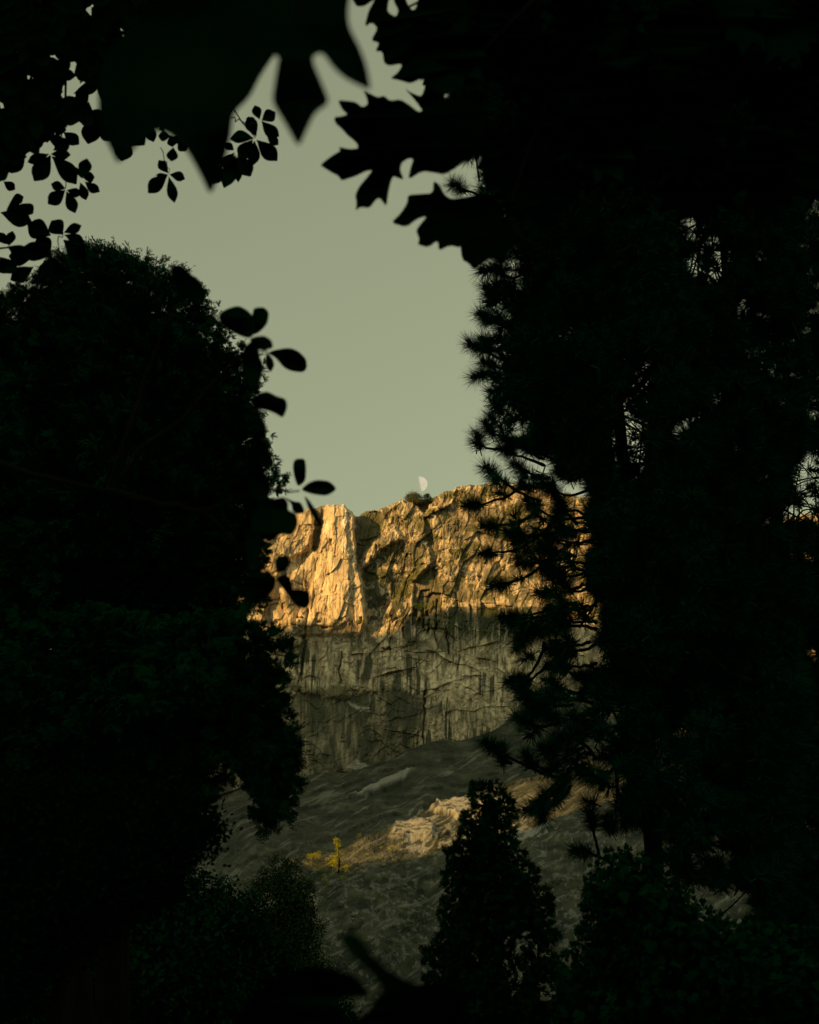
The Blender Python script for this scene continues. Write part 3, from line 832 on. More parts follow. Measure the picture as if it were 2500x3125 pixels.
# three outlying sprays of that cedar reaching over the wall
C_POLY = [(-60, 2380), (560, 2400), (640, 2440), (668, 2490), (676, 2550), (650, 2595), (610, 2620), (585, 2660), (560, 2720), (-60, 3200)]
crown_tree('shrub', 'soft edged dark shrub in front of the cedar at lower left', 'shrub', C_POLY, 9, 0.8, 3600, 34, 'clump', M_LEAF, 200,
           nbr=8, trunk_r=0.08)
E_POLY = [(-60, 2650), (560, 2675), (600, 2640), (630, 2690), (700, 2695), (770, 2725), (800, 2780), (850, 2860), (900, 2950), (980, 3010), (1050, 3060), (1100, 3260), (-60, 3260)]
crown_tree('oak_tree', 'low dark leafy tree across the bottom left corner', 'tree', E_POLY, 55, 4, 5200, 30, 'clump', M_CEDAR, 350,
           edge_n=260, edge_kind='clump', edge_size=14, nbr=10, holes=[([(670, 2760), (695, 2760), (690, 2820), (668, 2820)], 0.0)])
G_POLY = [(760, 2750), (780, 2690), (800, 2650), (840, 2618), (880, 2625), (920, 2650), (945, 2690), (955, 2740), (950, 2790), (990, 2830), (970, 2860), (985, 2910),
          (1030, 2950), (1000, 3000), (930, 3060), (800, 3200), (700, 3200), (720, 2900)]
crown_tree('oak_tree', 'green bushy tree with gaps at the foot of the rock slope, left of centre', 'tree', G_POLY, 130, 7, 2300, 15, 'clump', M_BUSH, 850, rough=30,
           edge_n=260, edge_kind='clump', edge_size=9, nbr=10, trunk_r=0.3, holes=[([(815, 2745), (845, 2745), (840, 2775), (815, 2775)], 0.0)])

# ------------------------------------------------------------------ centre and right: cedars
H_POLY = [(1432, 2440), (1445, 2405), (1475, 2392), (1510, 2400), (1540, 2425), (1562, 2460), (1570, 2505), (1566, 2545), (1566, 2575), (1585, 2605), (1610, 2640),
          (1635, 2700), (1640, 2760), (1680, 2800), (1692, 2850), (1665, 2880), (1690, 2950), (1720, 3010), (1750, 3260), (1270, 3260), (1300, 3060), (1335, 2960),
          (1325, 2880), (1345, 2790), (1362, 2700), (1366, 2640), (1385, 2590), (1405, 2550), (1415, 2490)]
H_HOLES = [([(1430, 2860), (1500, 2850), (1510, 2930), (1440, 2960)], 0.6), ([(1540, 2850), (1620, 2830), (1640, 2900), (1560, 3060), (1530, 2960)], 0.18),
           ([(1630, 2990), (1700, 3000), (1690, 3060), (1640, 3060)], 0.1)]
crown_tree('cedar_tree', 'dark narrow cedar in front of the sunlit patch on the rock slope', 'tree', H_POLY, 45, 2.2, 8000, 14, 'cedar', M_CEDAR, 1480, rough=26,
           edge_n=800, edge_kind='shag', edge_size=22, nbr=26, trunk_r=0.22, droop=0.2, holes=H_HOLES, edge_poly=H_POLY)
I_POLY = [(1690, 3260), (1710, 3000), (1750, 2900), (1790, 2800), (1795, 2700), (1810, 2640), (1850, 2600), (1900, 2590), (1960, 2620), (2030, 2660), (2080, 2720), (2150, 2790),
          (2300, 2830), (2660, 2860), (2660, 3260)]
crown_tree('cedar_tree', 'broad dark cedar under the pine at lower right', 'tree', I_POLY, 17, 1.2, 9000, 20, 'cedar', M_CEDAR, 1880,
           edge_n=520, edge_kind='cedar', edge_size=18, nbr=18, trunk_r=0.3, droop=0.2,
           holes=[([(2050, 2880), (2200, 2880), (2200, 2960), (2080, 2980)], 0.6), ([(1880, 2980), (1960, 2960), (1960, 3040), (1880, 3040)], 0.4)], edge_poly=I_POLY[:14])

# ------------------------------------------------------------------ right: ponderosa pines
PHOLES = [([(2090, 640), (2160, 700), (2250, 770), (2200, 860), (2120, 850), (2080, 780)], 0.14),
          ([(1880, 1210), (1950, 1195), (1990, 1240), (1975, 1330), (1970, 1440), (1890, 1450), (1875, 1320)], 0.10),
          ([(2170, 1150), (2215, 1140), (2225, 1210), (2190, 1260), (2170, 1220)], 0.18),
          ([(2100, 1250), (2170, 1230), (2160, 1310), (2090, 1300)], 0.25),
          ([(2410, 1430), (2460, 1400), (2560, 1400), (2560, 1580), (2410, 1560)], 0.25),
          ([(2300, 930), (2400, 980), (2420, 1140), (2330, 1150), (2240, 1050)], 0.55),
          ([(2310, 1430), (2360, 1430), (2370, 1480), (2320, 1480)], 0.2),
          ([(1920, 1100), (2010, 1110), (2020, 1190), (1930, 1180)], 0.5),
          ([(2300, 1500), (2420, 1560), (2420, 1700), (2330, 1640)], 0.55)]
SOLID_A = [(1330, -120), (1330, 330), (1430, 480), (1500, 640), (1600, 800), (1580, 900), (1560, 1020), (1560, 1150), (1640, 1260), (1620, 1330), (1690, 1430), (1790, 1500),
           (1830, 1650), (1820, 1800), (1840, 1950), (1850, 2050), (1900, 2100), (2080, 2120), (2240, 2300), (2320, 2650), (2360, 2800), (2420, 2000), (2420, -120)]
SOLID_B = [(2080, -120), (2060, 700), (2050, 1500), (2050, 2150), (2180, 2350), (2240, 2600), (2280, 2760), (2240, 3260), (2660, 3260), (2660, -120)]
SEMI = [(1490, 1450), (1740, 1440), (1860, 1600), (1880, 2100), (2200, 2220), (2300, 2700), (2180, 2760), (1900, 2540), (1660, 2430), (1610, 2200), (1560, 2000), (1560, 1700)]

def widen(poly, f):
    p = np.array(poly, float); c = p.mean(0)
    return [tuple(q) for q in c+(p-c)*f]
PHOLES += [([(1820+0, 700), (1850, 690), (1860, 740), (1825, 745)], 0.1), ([(2240, 900), (2280, 890), (2290, 960), (2250, 960)], 0.1), ([(2150, 990), (2180, 980), (2190, 1040), (2155, 1040)], 0.1), ([(2360, 1190), (2400, 1180), (2410, 1250), (2365, 1260)], 0.1), ([(2040, 1300), (2070, 1290), (2075, 1370), (2045, 1370)], 0.1), ([(1700, 1010), (1730, 1000), (1735, 1050), (1705, 1055)], 0.1), ([(2230, 1330), (2260, 1320), (2270, 1390), (2235, 1390)], 0.1), ([(2300, 760), (2330, 750), (2340, 800), (2305, 810)], 0.1)]
PHOLES = [(widen(h_, 1.28), pr*0.5+0.02) for h_, pr in PHOLES]
def pine(label, poly, n, D, thick, trunk_px, semi=None, nsemi=0, tufts=(), gapwigs=(), needle=52, trunk_r=0.13, opaque=1.0):
    pxm = D/F/CP
    base = at(trunk_px, 3600, D); base[2] = 0
    root = thing('pine_tree', base, label, 'tree')
    poly = rough_poly(poly, 55); qs = [fill(poly, n, PHOLES)]
    for sp_, ns_ in (semi or ()): qs.append(fill(sp_, ns_))
    q = np.concatenate(qs)
    m = len(q)
    dd = D + rng.uniform(-1, 0.6, m)*np.minimum(thick, 0.5+q[:, 2]*pxm)
    pos = at(q[:, 0], q[:, 1], dd)
    ax = pos-np.array([base[0], D, 0]); ax[:, 2] = 0; ax /= np.linalg.norm(ax, axis=1)[:, None]+1e-9
    ax = ax*0.7+rng.normal(0, 0.5, (m, 3)); ax[:, 2] += 0.25
    foliage('crown', 'pine', pos, ax, needle*pxm*rng.uniform(0.8, 1.15, m), M_PINE, root)
    # twig scaffolding through the crown
    tw = []
    for i in rng.choice(m, 420, replace=False):
        e = pos[i]; a_ = ax[i]/np.linalg.norm(ax[i])
        s = e - a_*rng.uniform(0.5, 1.3) + np.array([0, 0, rng.uniform(-0.3, 0.1)])
        mid = (s+e)/2+np.array([0, 0, -0.12])+rng.normal(0, 0.04, 3)
        t = np.linspace(0, 1, 7)[:, None]
        c = s*(1-t)**2+2*mid*t*(1-t)+e*t**2
        tw.append((c, np.linspace(0.016, 0.006, 7)))
    ts = np.linspace(0, 1, 14); H = at(trunk_px, -150, D)[2]
    tp = np.stack([base[0]+0.15*np.sin(ts*6), D+0.1*np.cos(ts*5), ts*H-0.1], -1)
    tubes('trunk', [(tp, trunk_r*(1.1-ts*0.8))], M_BARK, root, 12)
    tp_, ta_, tsz = [], [], []
    for (x, y, ang, sx, sy) in tufts:
        d = D+rng.uniform(-0.6, 0.6)
        e = at(x, y, d); s = at(sx, sy, D)
        a_ = np.array([math.cos(R(ang)), rng.uniform(-0.35, 0.1), math.sin(R(ang))])
        L = np.linalg.norm(e-s)
        mid = e-a_*L*0.55
        t = np.linspace(0, 1, 10)[:, None]
        c = s*(1-t)**2+2*mid*t*(1-t)+e*t**2
        c[1:-1] += rng.normal(0, 0.008, (8, 3))
        tubes('branch', [(c, np.linspace(0.026, 0.011, 10))], M_BARK, root, 6)
        for k in range(3):
            tp_.append(e-a_*0.06*k); ta_.append(a_+rng.normal(0, 0.12, 3)); tsz.append(needle*pxm*(1.02-0.10*k))
    if tufts:
        foliage('needle_tufts', 'tuft', tp_, ta_, tsz, M_PINE, root)
    wig = []
    for (x0, y0, x1, y1, k) in gapwigs:
        for _ in range(k):
            a0 = at(rng.uniform(x0, x1), y1+20, D+rng.uniform(-1, 1)); a1 = at(rng.uniform(x0-20, x1+20), rng.uniform(y0-20, y1), D+rng.uniform(-1, 1))
            if rng.random() < 0.55:
                a0 = at(x0-40 if rng.random() < 0.5 else x1+40, rng.uniform(y0, y1), D+rng.uniform(-1, 1))
            mid = (a0+a1)/2+rng.normal(0, 0.26, 3)
            t = np.linspace(0, 1, 9)[:, None]
            wig.append((a0*(1-t)**2+2*mid*t*(1-t)+a1*t**2, np.linspace(0.014, 0.007, 9)))
    tubes('twig', tw+wig, M_BARK, root, 4)['kind'] = 'stuff'
    # limbs from the trunk
    for i in rng.choice(m, 14, replace=False):
        e = pos[i]; s = np.array([base[0], D, min(max(1.0, e[2]-0.6), H)])
        c = curve(s, e, -0.05*np.linalg.norm(e-s), 8, 0.03*np.linalg.norm(e-s))
        tubes('branch', [(c, np.linspace(0.07, 0.015, 8))], M_BARK, root, 6)
    return root

SEMI2 = [(1420, 600), (1500, 560), (1620, 800), (1640, 1000), (1640, 1440), (1500, 1330), (1490, 1200), (1480, 1000), (1470, 860)]
SEMI3 = [(1840, 2000), (2300, 2050), (2350, 2700), (2100, 2700), (1900, 2500), (1820, 2200)]
TUFTS = [ # x, y, pointing angle (0 right, 90 up), start x, start y
 (1383, 563, 150, 1480, 600), (1516, 813, 120, 1600, 830), (1484, 879, 135, 1590, 930), (1543, 869, 120, 1620, 920), (1467, 959, 150, 1580, 1010), (1500, 975, 170, 1600, 1010),
 (1436, 1050, 150, 1560, 1110), (1477, 1036, 130, 1570, 1100), (1477, 1105, 160, 1580, 1150), (1450, 1150, 200, 1590, 1170), (1502, 1196, 190, 1600, 1200),
 (1540, 1215, 200, 1640, 1220), (1578, 1237, 200, 1680, 1240), (1484, 1293, 120, 1600, 1345), (1457, 1328, 100, 1600, 1345), (1543, 1342, 150, 1660, 1400), (1530, 1370, 160, 1660, 1420),
 (1484, 1428, 135, 1650, 1530), (1571, 1418, 150, 1680, 1460), (1600, 1350, 130, 1700, 1400), (1429, 1543, 190, 1600, 1480), (1477, 1604, 180, 1640, 1560), (1547, 1623, 160, 1680, 1600),
 (1471, 1690, 180, 1640, 1640), (1573, 1655, 200, 1720, 1620), (1509, 1789, 190, 1680, 1700), (1585, 1719, 180, 1740, 1700), (1534, 1885, 175, 1760, 1850), (1560, 1895, 200, 1760, 1840),
 (1643, 1808, 170, 1780, 1780), (1579, 1974, 250, 1700, 1880), (1600, 1960, 240, 1740, 1900), (1556, 2082, 190, 1660, 1960), (1580, 2095, 210, 1700, 2010), (1757, 2063, 170, 1850, 2040),
 (1600, 2130, 160, 1750, 2150), (1640, 2120, 170, 1780, 2130), (1579, 2191, 150, 1700, 2210), (1483, 2267, 150, 1690, 2370), (1530, 2285, 100, 1560, 2330), (1604, 2305, 130, 1720, 2350),
 (1674, 2350, 220, 1780, 2280), (1719, 2395, 250, 1800, 2300), (1642, 2452, 230, 1760, 2340), (1693, 2446, 250, 1790, 2330), (1610, 2471, 180, 1740, 2400), (1776, 2363, 160, 1880, 2340),
 (1655, 2497, 260, 1740, 2380), (1802, 2484, 100, 1830, 2620), (1850, 2500, 110, 1880, 2330), (1910, 2516, 250, 1920, 2350), (2025, 2541, 170, 2180, 2600), (1980, 2520, 190, 2150, 2560),
 (1757, 2596, 170, 1870, 2640), (1700, 1520, 120, 1760, 1600), (1690, 1600, 160, 1800, 1620), (1640, 1680, 190, 1760, 1700), (1660, 1740, 200, 1780, 1740), (1700, 1900, 190, 1820, 1900),
 (1690, 1990, 200, 1800, 1960), (1680, 2190, 170, 1790, 2180), (1700, 2260, 200, 1820, 2240), (1760, 2200, 150, 1860, 2220), (2080, 2480, 150, 2200, 2500), (2120, 2560, 160, 2240, 2580)]
TUFTS += [(1680+rng.uniform(-70, 70), y, rng.uniform(120, 230), 1820, y+rng.uniform(-40, 40)) for y in np.arange(1480, 2300, 50)]
WIGS = [(2090, 680, 2220, 850, 26), (1885, 1210, 1975, 1440, 30), (2170, 1150, 2215, 1250, 10), (2095, 1235, 2165, 1300, 12), (2410, 1420, 2520, 1620, 26), (2300, 950, 2400, 1130, 14)]
pine('ponderosa pine with long needle tufts fringing the right edge of the sky', SOLID_A, 9500, 21, 2.2, 2010, [(SEMI, 170), (SEMI2, 90), (SEMI3, 380)], 0, TUFTS, WIGS)
pine('dense dark pine at the far right edge, behind the fringed pine', SOLID_B, 6000, 33, 3.0, 2440, None, 0, (), ((2410, 1420, 2520, 1620, 10),), needle=42)

# ------------------------------------------------------------------ near leaves
def leaf_from(name, pts, D, parent, mat, bend=0.06, tilt=(0, 0), sub=3, thick=0.0006):
    """leaf blade from its outline in photo pixels, at its own distance, cupped and tilted, with a real thickness"""
    p = np.array(pts, float)
    # rounded outline
    for _ in range(sub-1):
        a = p; b = np.roll(p, -1, 0)
        p = np.stack([a*0.8+b*0.2, a*0.2+b*0.8], 1).reshape(-1, 2)
    c = p.mean(0); ext = np.abs(p-c).max()
    def d_at(q):
        r_ = (q-c)/ext
        return D*(1 + (bend*(r_**2).sum(-1)*0.3 + tilt[0]*r_[..., 0]*0.06 + tilt[1]*r_[..., 1]*0.06)*min(1.0, ext*0.004))
    V = at(p[:, 0], p[:, 1], d_at(p))
    tri = tessellate_polygon([[Vector((q[0], q[1], 0)) for q in p]])
    n = len(V)
    back = V.copy(); back[:, 1] += thick
    allv = np.concatenate([V, back])
    f = []
    for t in tri:
        f.append((t[0], t[1], t[2])); f.append((t[2]+n, t[1]+n, t[0]+n))
    for i in range(n):
        j = (i+1) % n
        f.append((i, j, j+n)); f.append((i, j+n, i+n))
    return mesh_np(name, allv, np.array(f), mat, parent)

def z2(pts, ox, oy, s):
    return [(ox+x*s, oy+y*s) for x, y in pts]

def ovate(bx, by, tx, ty, w, curl=0.0):
    """obovate leaf outline between base and tip"""
    d = np.array([tx-bx, ty-by], float); L = np.linalg.norm(d); d /= L; s = np.array([-d[1], d[0]])
    prof = [(0, 0.02), (0.12, 0.10), (0.30, 0.30), (0.50, 0.46), (0.66, 0.48), (0.80, 0.36), (0.91, 0.16), (1.0, 0.01)]
    up = [np.array([bx, by])+d*L*t+s*(w*h+curl*w*math.sin(t*3.1)) for t, h in prof]
    dn = [np.array([bx, by])+d*L*t+s*(-w*h+curl*w*math.sin(t*3.1)) for t, h in reversed(prof[:-1])]
    return [tuple(q) for q in up+dn[:-1]]

MAPLE = [(0, -1.0), (0.10, -0.62), (0.34, -0.70), (0.36, -0.45), (0.75, -0.55), (0.62, -0.30), (0.98, -0.12), (0.70, 0.05), (0.72, 0.30), (0.40, 0.30), (0.30, 0.62), (0.14, 0.50), (0, 0.72)]
MAPLE = MAPLE + [(-x, y) for x, y in reversed(MAPLE[1:-1])]
def maple(cx, cy, s, ang):
    c, sn = math.cos(R(ang)), math.sin(R(ang))
    return [(cx+s*(x*c-y*sn), cy+s*(x*sn+y*c)) for x, y in MAPLE]

def near_tree(name, label, D, trunk_xy, hub, leaves, mat=M_LEAF, trunk_r=0.09, cat='tree', limbs=(), height=4.0, twig_r=0.004, jit=0.0, tube_r=None):
    """small tree beside the camera: its trunk stands outside the view, its leafy limb reaches into it"""
    base = np.array([trunk_xy[0], trunk_xy[1], 0.0])
    root = thing(name, base, label, cat)
    ts = np.linspace(0, 1, 9)
    tp = np.stack([base[0]+0.06*np.sin(ts*5), base[1]+0.05*np.cos(ts*4), ts*height-0.05], -1)
    tubes('trunk', [(tp, trunk_r*(1.1-0.7*ts))], M_BARK, root, 10)
    for (x0, y0), (x1, y1), d0, d1, r0, r1 in limbs:
        c = curve(at(x0, y0, d0), at(x1, y1, d1), 0.0, 8, 0.0012*d0)
        tubes('branch', [(c, np.linspace(r0, r1, 8))], M_BARK, root, 6)
    if hub:
        h = at(hub[0], hub[1], D)
        s = tp[6] if h[2] < height*0.8 else tp[-1]
        c = curve(s, h, 0.1, 9, 0.01)
        tubes('branch', [(c, np.linspace(trunk_r*0.4, 0.006, 9))], M_BARK, root, 7)
    for lf in leaves:
        pts, d = lf[0], lf[1]
        leaf_from('leaf', pts, d, root, mat, bend=rng.uniform(-1, 1), tilt=(rng.uniform(-1, 1), rng.uniform(-1, 1)), sub=lf[2] if len(lf) > 2 else 3)
    return root

R2 = (700, 0, .5217)
M1 = [(1090, -140), (1062, 20), (1065, 80), (1097, 140), (1120, 200), (1133, 272), (1118, 271), (1055, 240), (1020, 210), (982, 157), (950, 175), (982, 250), (1008, 313), (961, 344),
      (935, 400), (911, 452), (872, 380), (838, 325), (830, 300), (846, 200), (852, 170), (815, 172), (740, 200), (640, 100), (640, -140)]
M2 = [(850, 150), (795, 230), (763, 297), (712, 345), (706, 410), (690, 480), (660, 560), (641, 596), (610, 530), (568, 455), (520, 410), (480, 395), (430, 430), (395, 470),
      (358, 500), (340, 460), (300, 380), (300, 200), (420, 40), (700, -60), (850, -60)]
near_tree('maple_tree', 'nearest maple, its large blurred leaves hanging over the top centre of the view', 1.45, (0.9, -0.6), (900, -420),
          [(M1, 1.45), (M2, 1.55)], limbs=[((900, -420), (905, 60), 1.45, 1.46, 0.006, 0.003), ((900, -420), (560, 60), 1.45, 1.56, 0.006, 0.003)], height=2.6, trunk_r=0.05)

M3 = z2([(530, 965), (600, 910), (650, 882), (640, 858), (700, 872), (755, 868), (745, 835), (690, 790), (660, 755), (620, 720), (612, 685), (660, 680), (692, 668), (660, 640), (633, 585),
         (700, 590), (740, 597), (780, 628), (812, 608), (800, 560), (782, 528), (830, 550), (870, 570), (905, 558), (940, 590), (1000, 580), (1050, 610), (1110, 658), (1150, 640), (1250, 560),
         (1500, 600), (1500, 850), (1330, 980), (1260, 1022), (1200, 1010), (1130, 1000), (1045, 1052), (1060, 980), (1078, 930), (1050, 925), (1010, 950), (998, 990), (1022, 1052), (985, 1040),
         (960, 1030), (945, 1060), (930, 1130), (920, 1210), (880, 1158), (860, 1165), (820, 1218), (770, 1210), (738, 1232), (745, 1190), (736, 1140), (760, 1090), (810, 1030), (838, 995),
         (800, 1000), (740, 1030), (655, 1058), (640, 1030), (600, 1010), (560, 985)], *R2)
M4 = z2([(945, 1302), (1000, 1250), (1040, 1190), (1045, 1140), (1110, 1135), (1190, 1130), (1195, 1056), (1230, 1080), (1260, 1140), (1300, 1165), (1400, 1150), (1500, 1130), (1600, 1200), (1600, 1400),
         (1440, 1380), (1355, 1450), (1290, 1435), (1225, 1468), (1220, 1405), (1165, 1448), (1100, 1430), (1112, 1400), (1092, 1350), (1110, 1320), (1158, 1262), (1100, 1280), (1035, 1330)], *R2)
M5 = z2([(1350, 1430), (1362, 1520), (1400, 1540), (1435, 1580), (1470, 1545), (1530, 1510), (1600, 1500), (1700, 1400), (1600, 1250), (1400, 1300)], *R2)
M6 = z2([(700, -60), (722, 0), (745, 38), (790, 36), (850, -5), (850, -80)], *R2)
M7 = z2([(850, -60), (850, 0), (815, 60), (790, 158), (835, 130), (868, 165), (828, 237), (878, 250), (853, 300), (895, 300), (905, 370), (940, 385), (1000, 372), (1010, 385), (985, 425), (940, 458),
         (1000, 470), (1060, 490), (1130, 455), (1180, 520), (1260, 560), (1400, 500), (1400, -60), (1110, -60), (1100, 30), (1075, 65), (1040, 20), (1020, -60), (960, -60), (930, 10), (925, 70), (975, 100), (990, 60), (960, 5), (965, -60)], *R2)
M8 = z2([(1025, 515), (1060, 540), (1120, 565), (1135, 540), (1150, 480), (1260, 450), (1260, 640), (1140, 660), (1090, 590)], *R2)
ml = [(M3, 3.9, 2), (M4, 3.8, 2), (M5, 4.1, 2), (M6, 4.0, 2), (M7, 4.0, 2), (M8, 4.2, 2)]
for k in range(90):
    cx = rng.uniform(1330, 2560); cy = rng.uniform(-80, 560)
    if cx < 1500 and cy > 220: continue
    ml.append((maple(cx, cy, rng.uniform(110, 170), rng.uniform(100, 260)), rng.uniform(3.9, 5.2), 1))
near_tree('maple_tree', 'maple with toothed dark leaves hanging in from the upper right', 4.0, (2.3, 4.4), (1900, -260), ml,
          limbs=[((1900, -260), (1300, 330), 4.0, 3.95, 0.012, 0.004), ((1900, -260), (1560, 620), 4.0, 3.9, 0.012, 0.004), ((1900, -260), (1250, 20), 4.0, 4.0, 0.01, 0.004), ((1300, 330), (1165, 480), 3.95, 3.9, 0.004, 0.003)], height=4.2)

# top left: whorls of obovate leaves, about nine metres away
T = .5217
def ov(b, t, w, c=0.0): return ovate(b[0]*T, b[1]*T, t[0]*T, t[1]*T, w*T*1.0, c)
tl = [ov((385, 1110), (280, 1195), 92), ov((388, 1115), (442, 1248), 76), ov((385, 1105), (298, 1075), 62), ov((390, 1110), (475, 1140), 60),
      ov((480, 1045), (510, 925), 84), ov((485, 1040), (555, 1035), 66), ov((495, 1060), (586, 1122), 62, 0.1), ov((470, 1065), (505, 1172), 62), ov((480, 1045), (440, 975), 30),
      ov((300, 905), (200, 1062), 118), ov((300, 910), (450, 1080), 110, -0.1), ov((295, 900), (415, 905), 70), ov((290, 900), (160, 950), 70), ov((330, 870), (330, 780), 80), ov((310, 880), (410, 820), 90),
      ov((560, 670), (515, 845), 122), ov((575, 690), (700, 815), 130, 0.1), ov((370, 770), (465, 845), 80), ov((740, 800), (712, 945), 118), ov((860, 720), (900, 832), 70), ov((700, 700), (850, 850), 140),
      ov((1000, 800), (925, 795), 62), ov((1000, 800), (1060, 830), 50), ov((1015, 860), (1003, 945), 72), ov((1040, 820), (1090, 885), 70), ov((960, 770), (940, 740), 40), ov((1000, 790), (1010, 860), 60),
      ov((985, 1020), (866, 1132), 92, 0.08), ov((985, 1015), (928, 936), 60), ov((990, 1020), (1084, 1048), 62, -0.1), ov((988, 1030), (1022, 1188), 66), ov((980, 1020), (910, 1025), 24),
      ov((1490, 812), (1345, 815), 80, 0.2), ov((1500, 815), (1625, 942), 100), ov((1490, 820), (1480, 970), 80), ov((1530, 705), (1612, 655), 84), ov((1520, 700), (1490, 615), 60), ov((1530, 705), (1635, 800), 80, 0.12),
      ov((1500, 800), (1450, 680), 80), ov((1510, 740), (1440, 690), 60), ov((1560, 790), (1630, 848), 60), ov((1480, 815), (1400, 930), 100),
      ov((1375, 890), (1290, 980), 60), ov((1380, 900), (1310, 1102), 100), ov((1385, 910), (1395, 1068), 60), ov((1390, 900), (1468, 1034), 100), ov((1370, 880), (1320, 840), 50), ov((1300, 960), (1250, 1080), 80),
      ov((20, 1060), (90, 1110), 60), ov((60, 1180), (140, 1150), 66), ov((120, 1190), (196, 1250), 84), ov((130, 1320), (60, 1180), 110), ov((0, 1240), (190, 1300), 110), ov((60, 1435), (-20, 1360), 60), ov((50, 1440), (75, 1350), 60), ov((40, 1440), (170, 1500), 90),
      ov((372, 1362), (478, 1318), 66), ov((375, 1372), (497, 1420), 70), ov((370, 1400), (500, 1512), 120), ov((295, 1500), (215, 1390), 130), ov((300, 1500), (125, 1450), 120), ov((370, 1375), (300, 1290), 110),
      ov((300, 1490), (345, 1660), 110), ov((300, 1500), (240, 1640), 90), ov((300, 1380), (160, 1310), 130), ov((20, 1600), (100, 1540), 80), ov((0, 1500), (60, 1600), 110), ov((200, 1500), (50, 1500), 120), ov((200, 1560), (60, 1640), 100)]
leaves = [(p, rng.uniform(7.5, 9.5), 2) for p in tl]
TLP = [(-80, -80), (760, -80), (740, 200), (720, 330), (640, 420), (540, 380), (460, 380), (420, 420), (380, 400), (330, 420), (300, 380), (230, 380), (150, 440), (120, 480), (80, 480), (20, 540), (-80, 560)]
gaps = [((217, 277), 15), ((235, 385), 13), ((205, 405), 11), ((195, 290), 9), ((425, 172), 10), ((690, 75), 14), ((675, 105), 13), ((525, 25), 9), ((540, 105), 8), ((345, 268), 8), ((515, 380), 11), ((320, 337), 8),
        ((88, 236), 5), ((165, 172), 5), ((220, 208), 5), ((228, 242), 6), ((297, 295), 6), ((285, 325), 5), ((372, 190), 5), ((383, 106), 9), ((350, 212), 5), ((535, 338), 6), ((275, 35), 5), ((160, 465), 9), ((135, 480), 9), ((180, 470), 7), ((5, 323), 6)]
cand = fill(TLP, 1600)
cnt = 0
for x, y, e in cand:
    L = rng.uniform(55, 95); a = rng.uniform(0, 2*math.pi)
    x1, y1 = x+L*math.cos(a), y+L*math.sin(a)
    w = rng.uniform(34, 52)
    poly = ovate(x, y, x1, y1, w)
    if any(sdpoly(np.array([gx_]), np.array([gy_]), poly)[0] < gr*0.55 for (gx_, gy_), gr in gaps): continue
    if sdpoly(np.array([x1]), np.array([y1]), TLP)[0] > 6: continue
    leaves.append((poly, rng.uniform(7.6, 10.5), 2)); cnt += 1
near = leaves[:90]; rest = leaves[90:]
tlt = near_tree('dogwood_tree', 'broadleaf tree with rounded leaves hanging into the top left corner', 8.5, (-4.2, 8.8), (200, 60), near,
          limbs=[((-300, 60), (560, 120), 8.6, 8.6, 0.03, 0.008), ((560, 120), (780, 420), 8.6, 8.5, 0.008, 0.003), ((200, 60), (190, 480), 8.6, 8.5, 0.012, 0.004), ((480, 100), (520, 400), 8.6, 8.5, 0.008, 0.003),
                 ((190, 480), (200, 575), 8.5, 8.5, 0.004, 0.003), ((490, 450), (515, 530), 8.5, 8.5, 0.003, 0.002), ((705, 360), (760, 380), 8.5, 8.5, 0.004, 0.003), ((-300, 800), (30, 755), 8.5, 8.5, 0.02, 0.005), ((30, 755), (155, 770), 8.5, 8.5, 0.005, 0.003), ((155, 780), (192, 715), 8.5, 8.5, 0.004, 0.003)],
          height=9.5, trunk_r=0.16)
# the rest of its leaves as one inner canopy
Vs, Fs, o_ = [], [], 0
for p, d, _ in rest:
    c_ = np.mean(p, 0); q = at(np.array(p)[:, 0], np.array(p)[:, 1], d*(1+0.01*rng.normal()*((np.array(p)[:, 0]-c_[0])/60)))
    cc = at(c_[0], c_[1], d*1.004)
    n_ = len(q); Vs.append(np.concatenate([q, cc[None]])); Fs += [(o_+i, o_+(i+1) % n_, o_+n_) for i in range(n_)]; o_ += n_+1
mesh_np('crown', np.concatenate(Vs), np.array(Fs), M_LEAF, tlt)

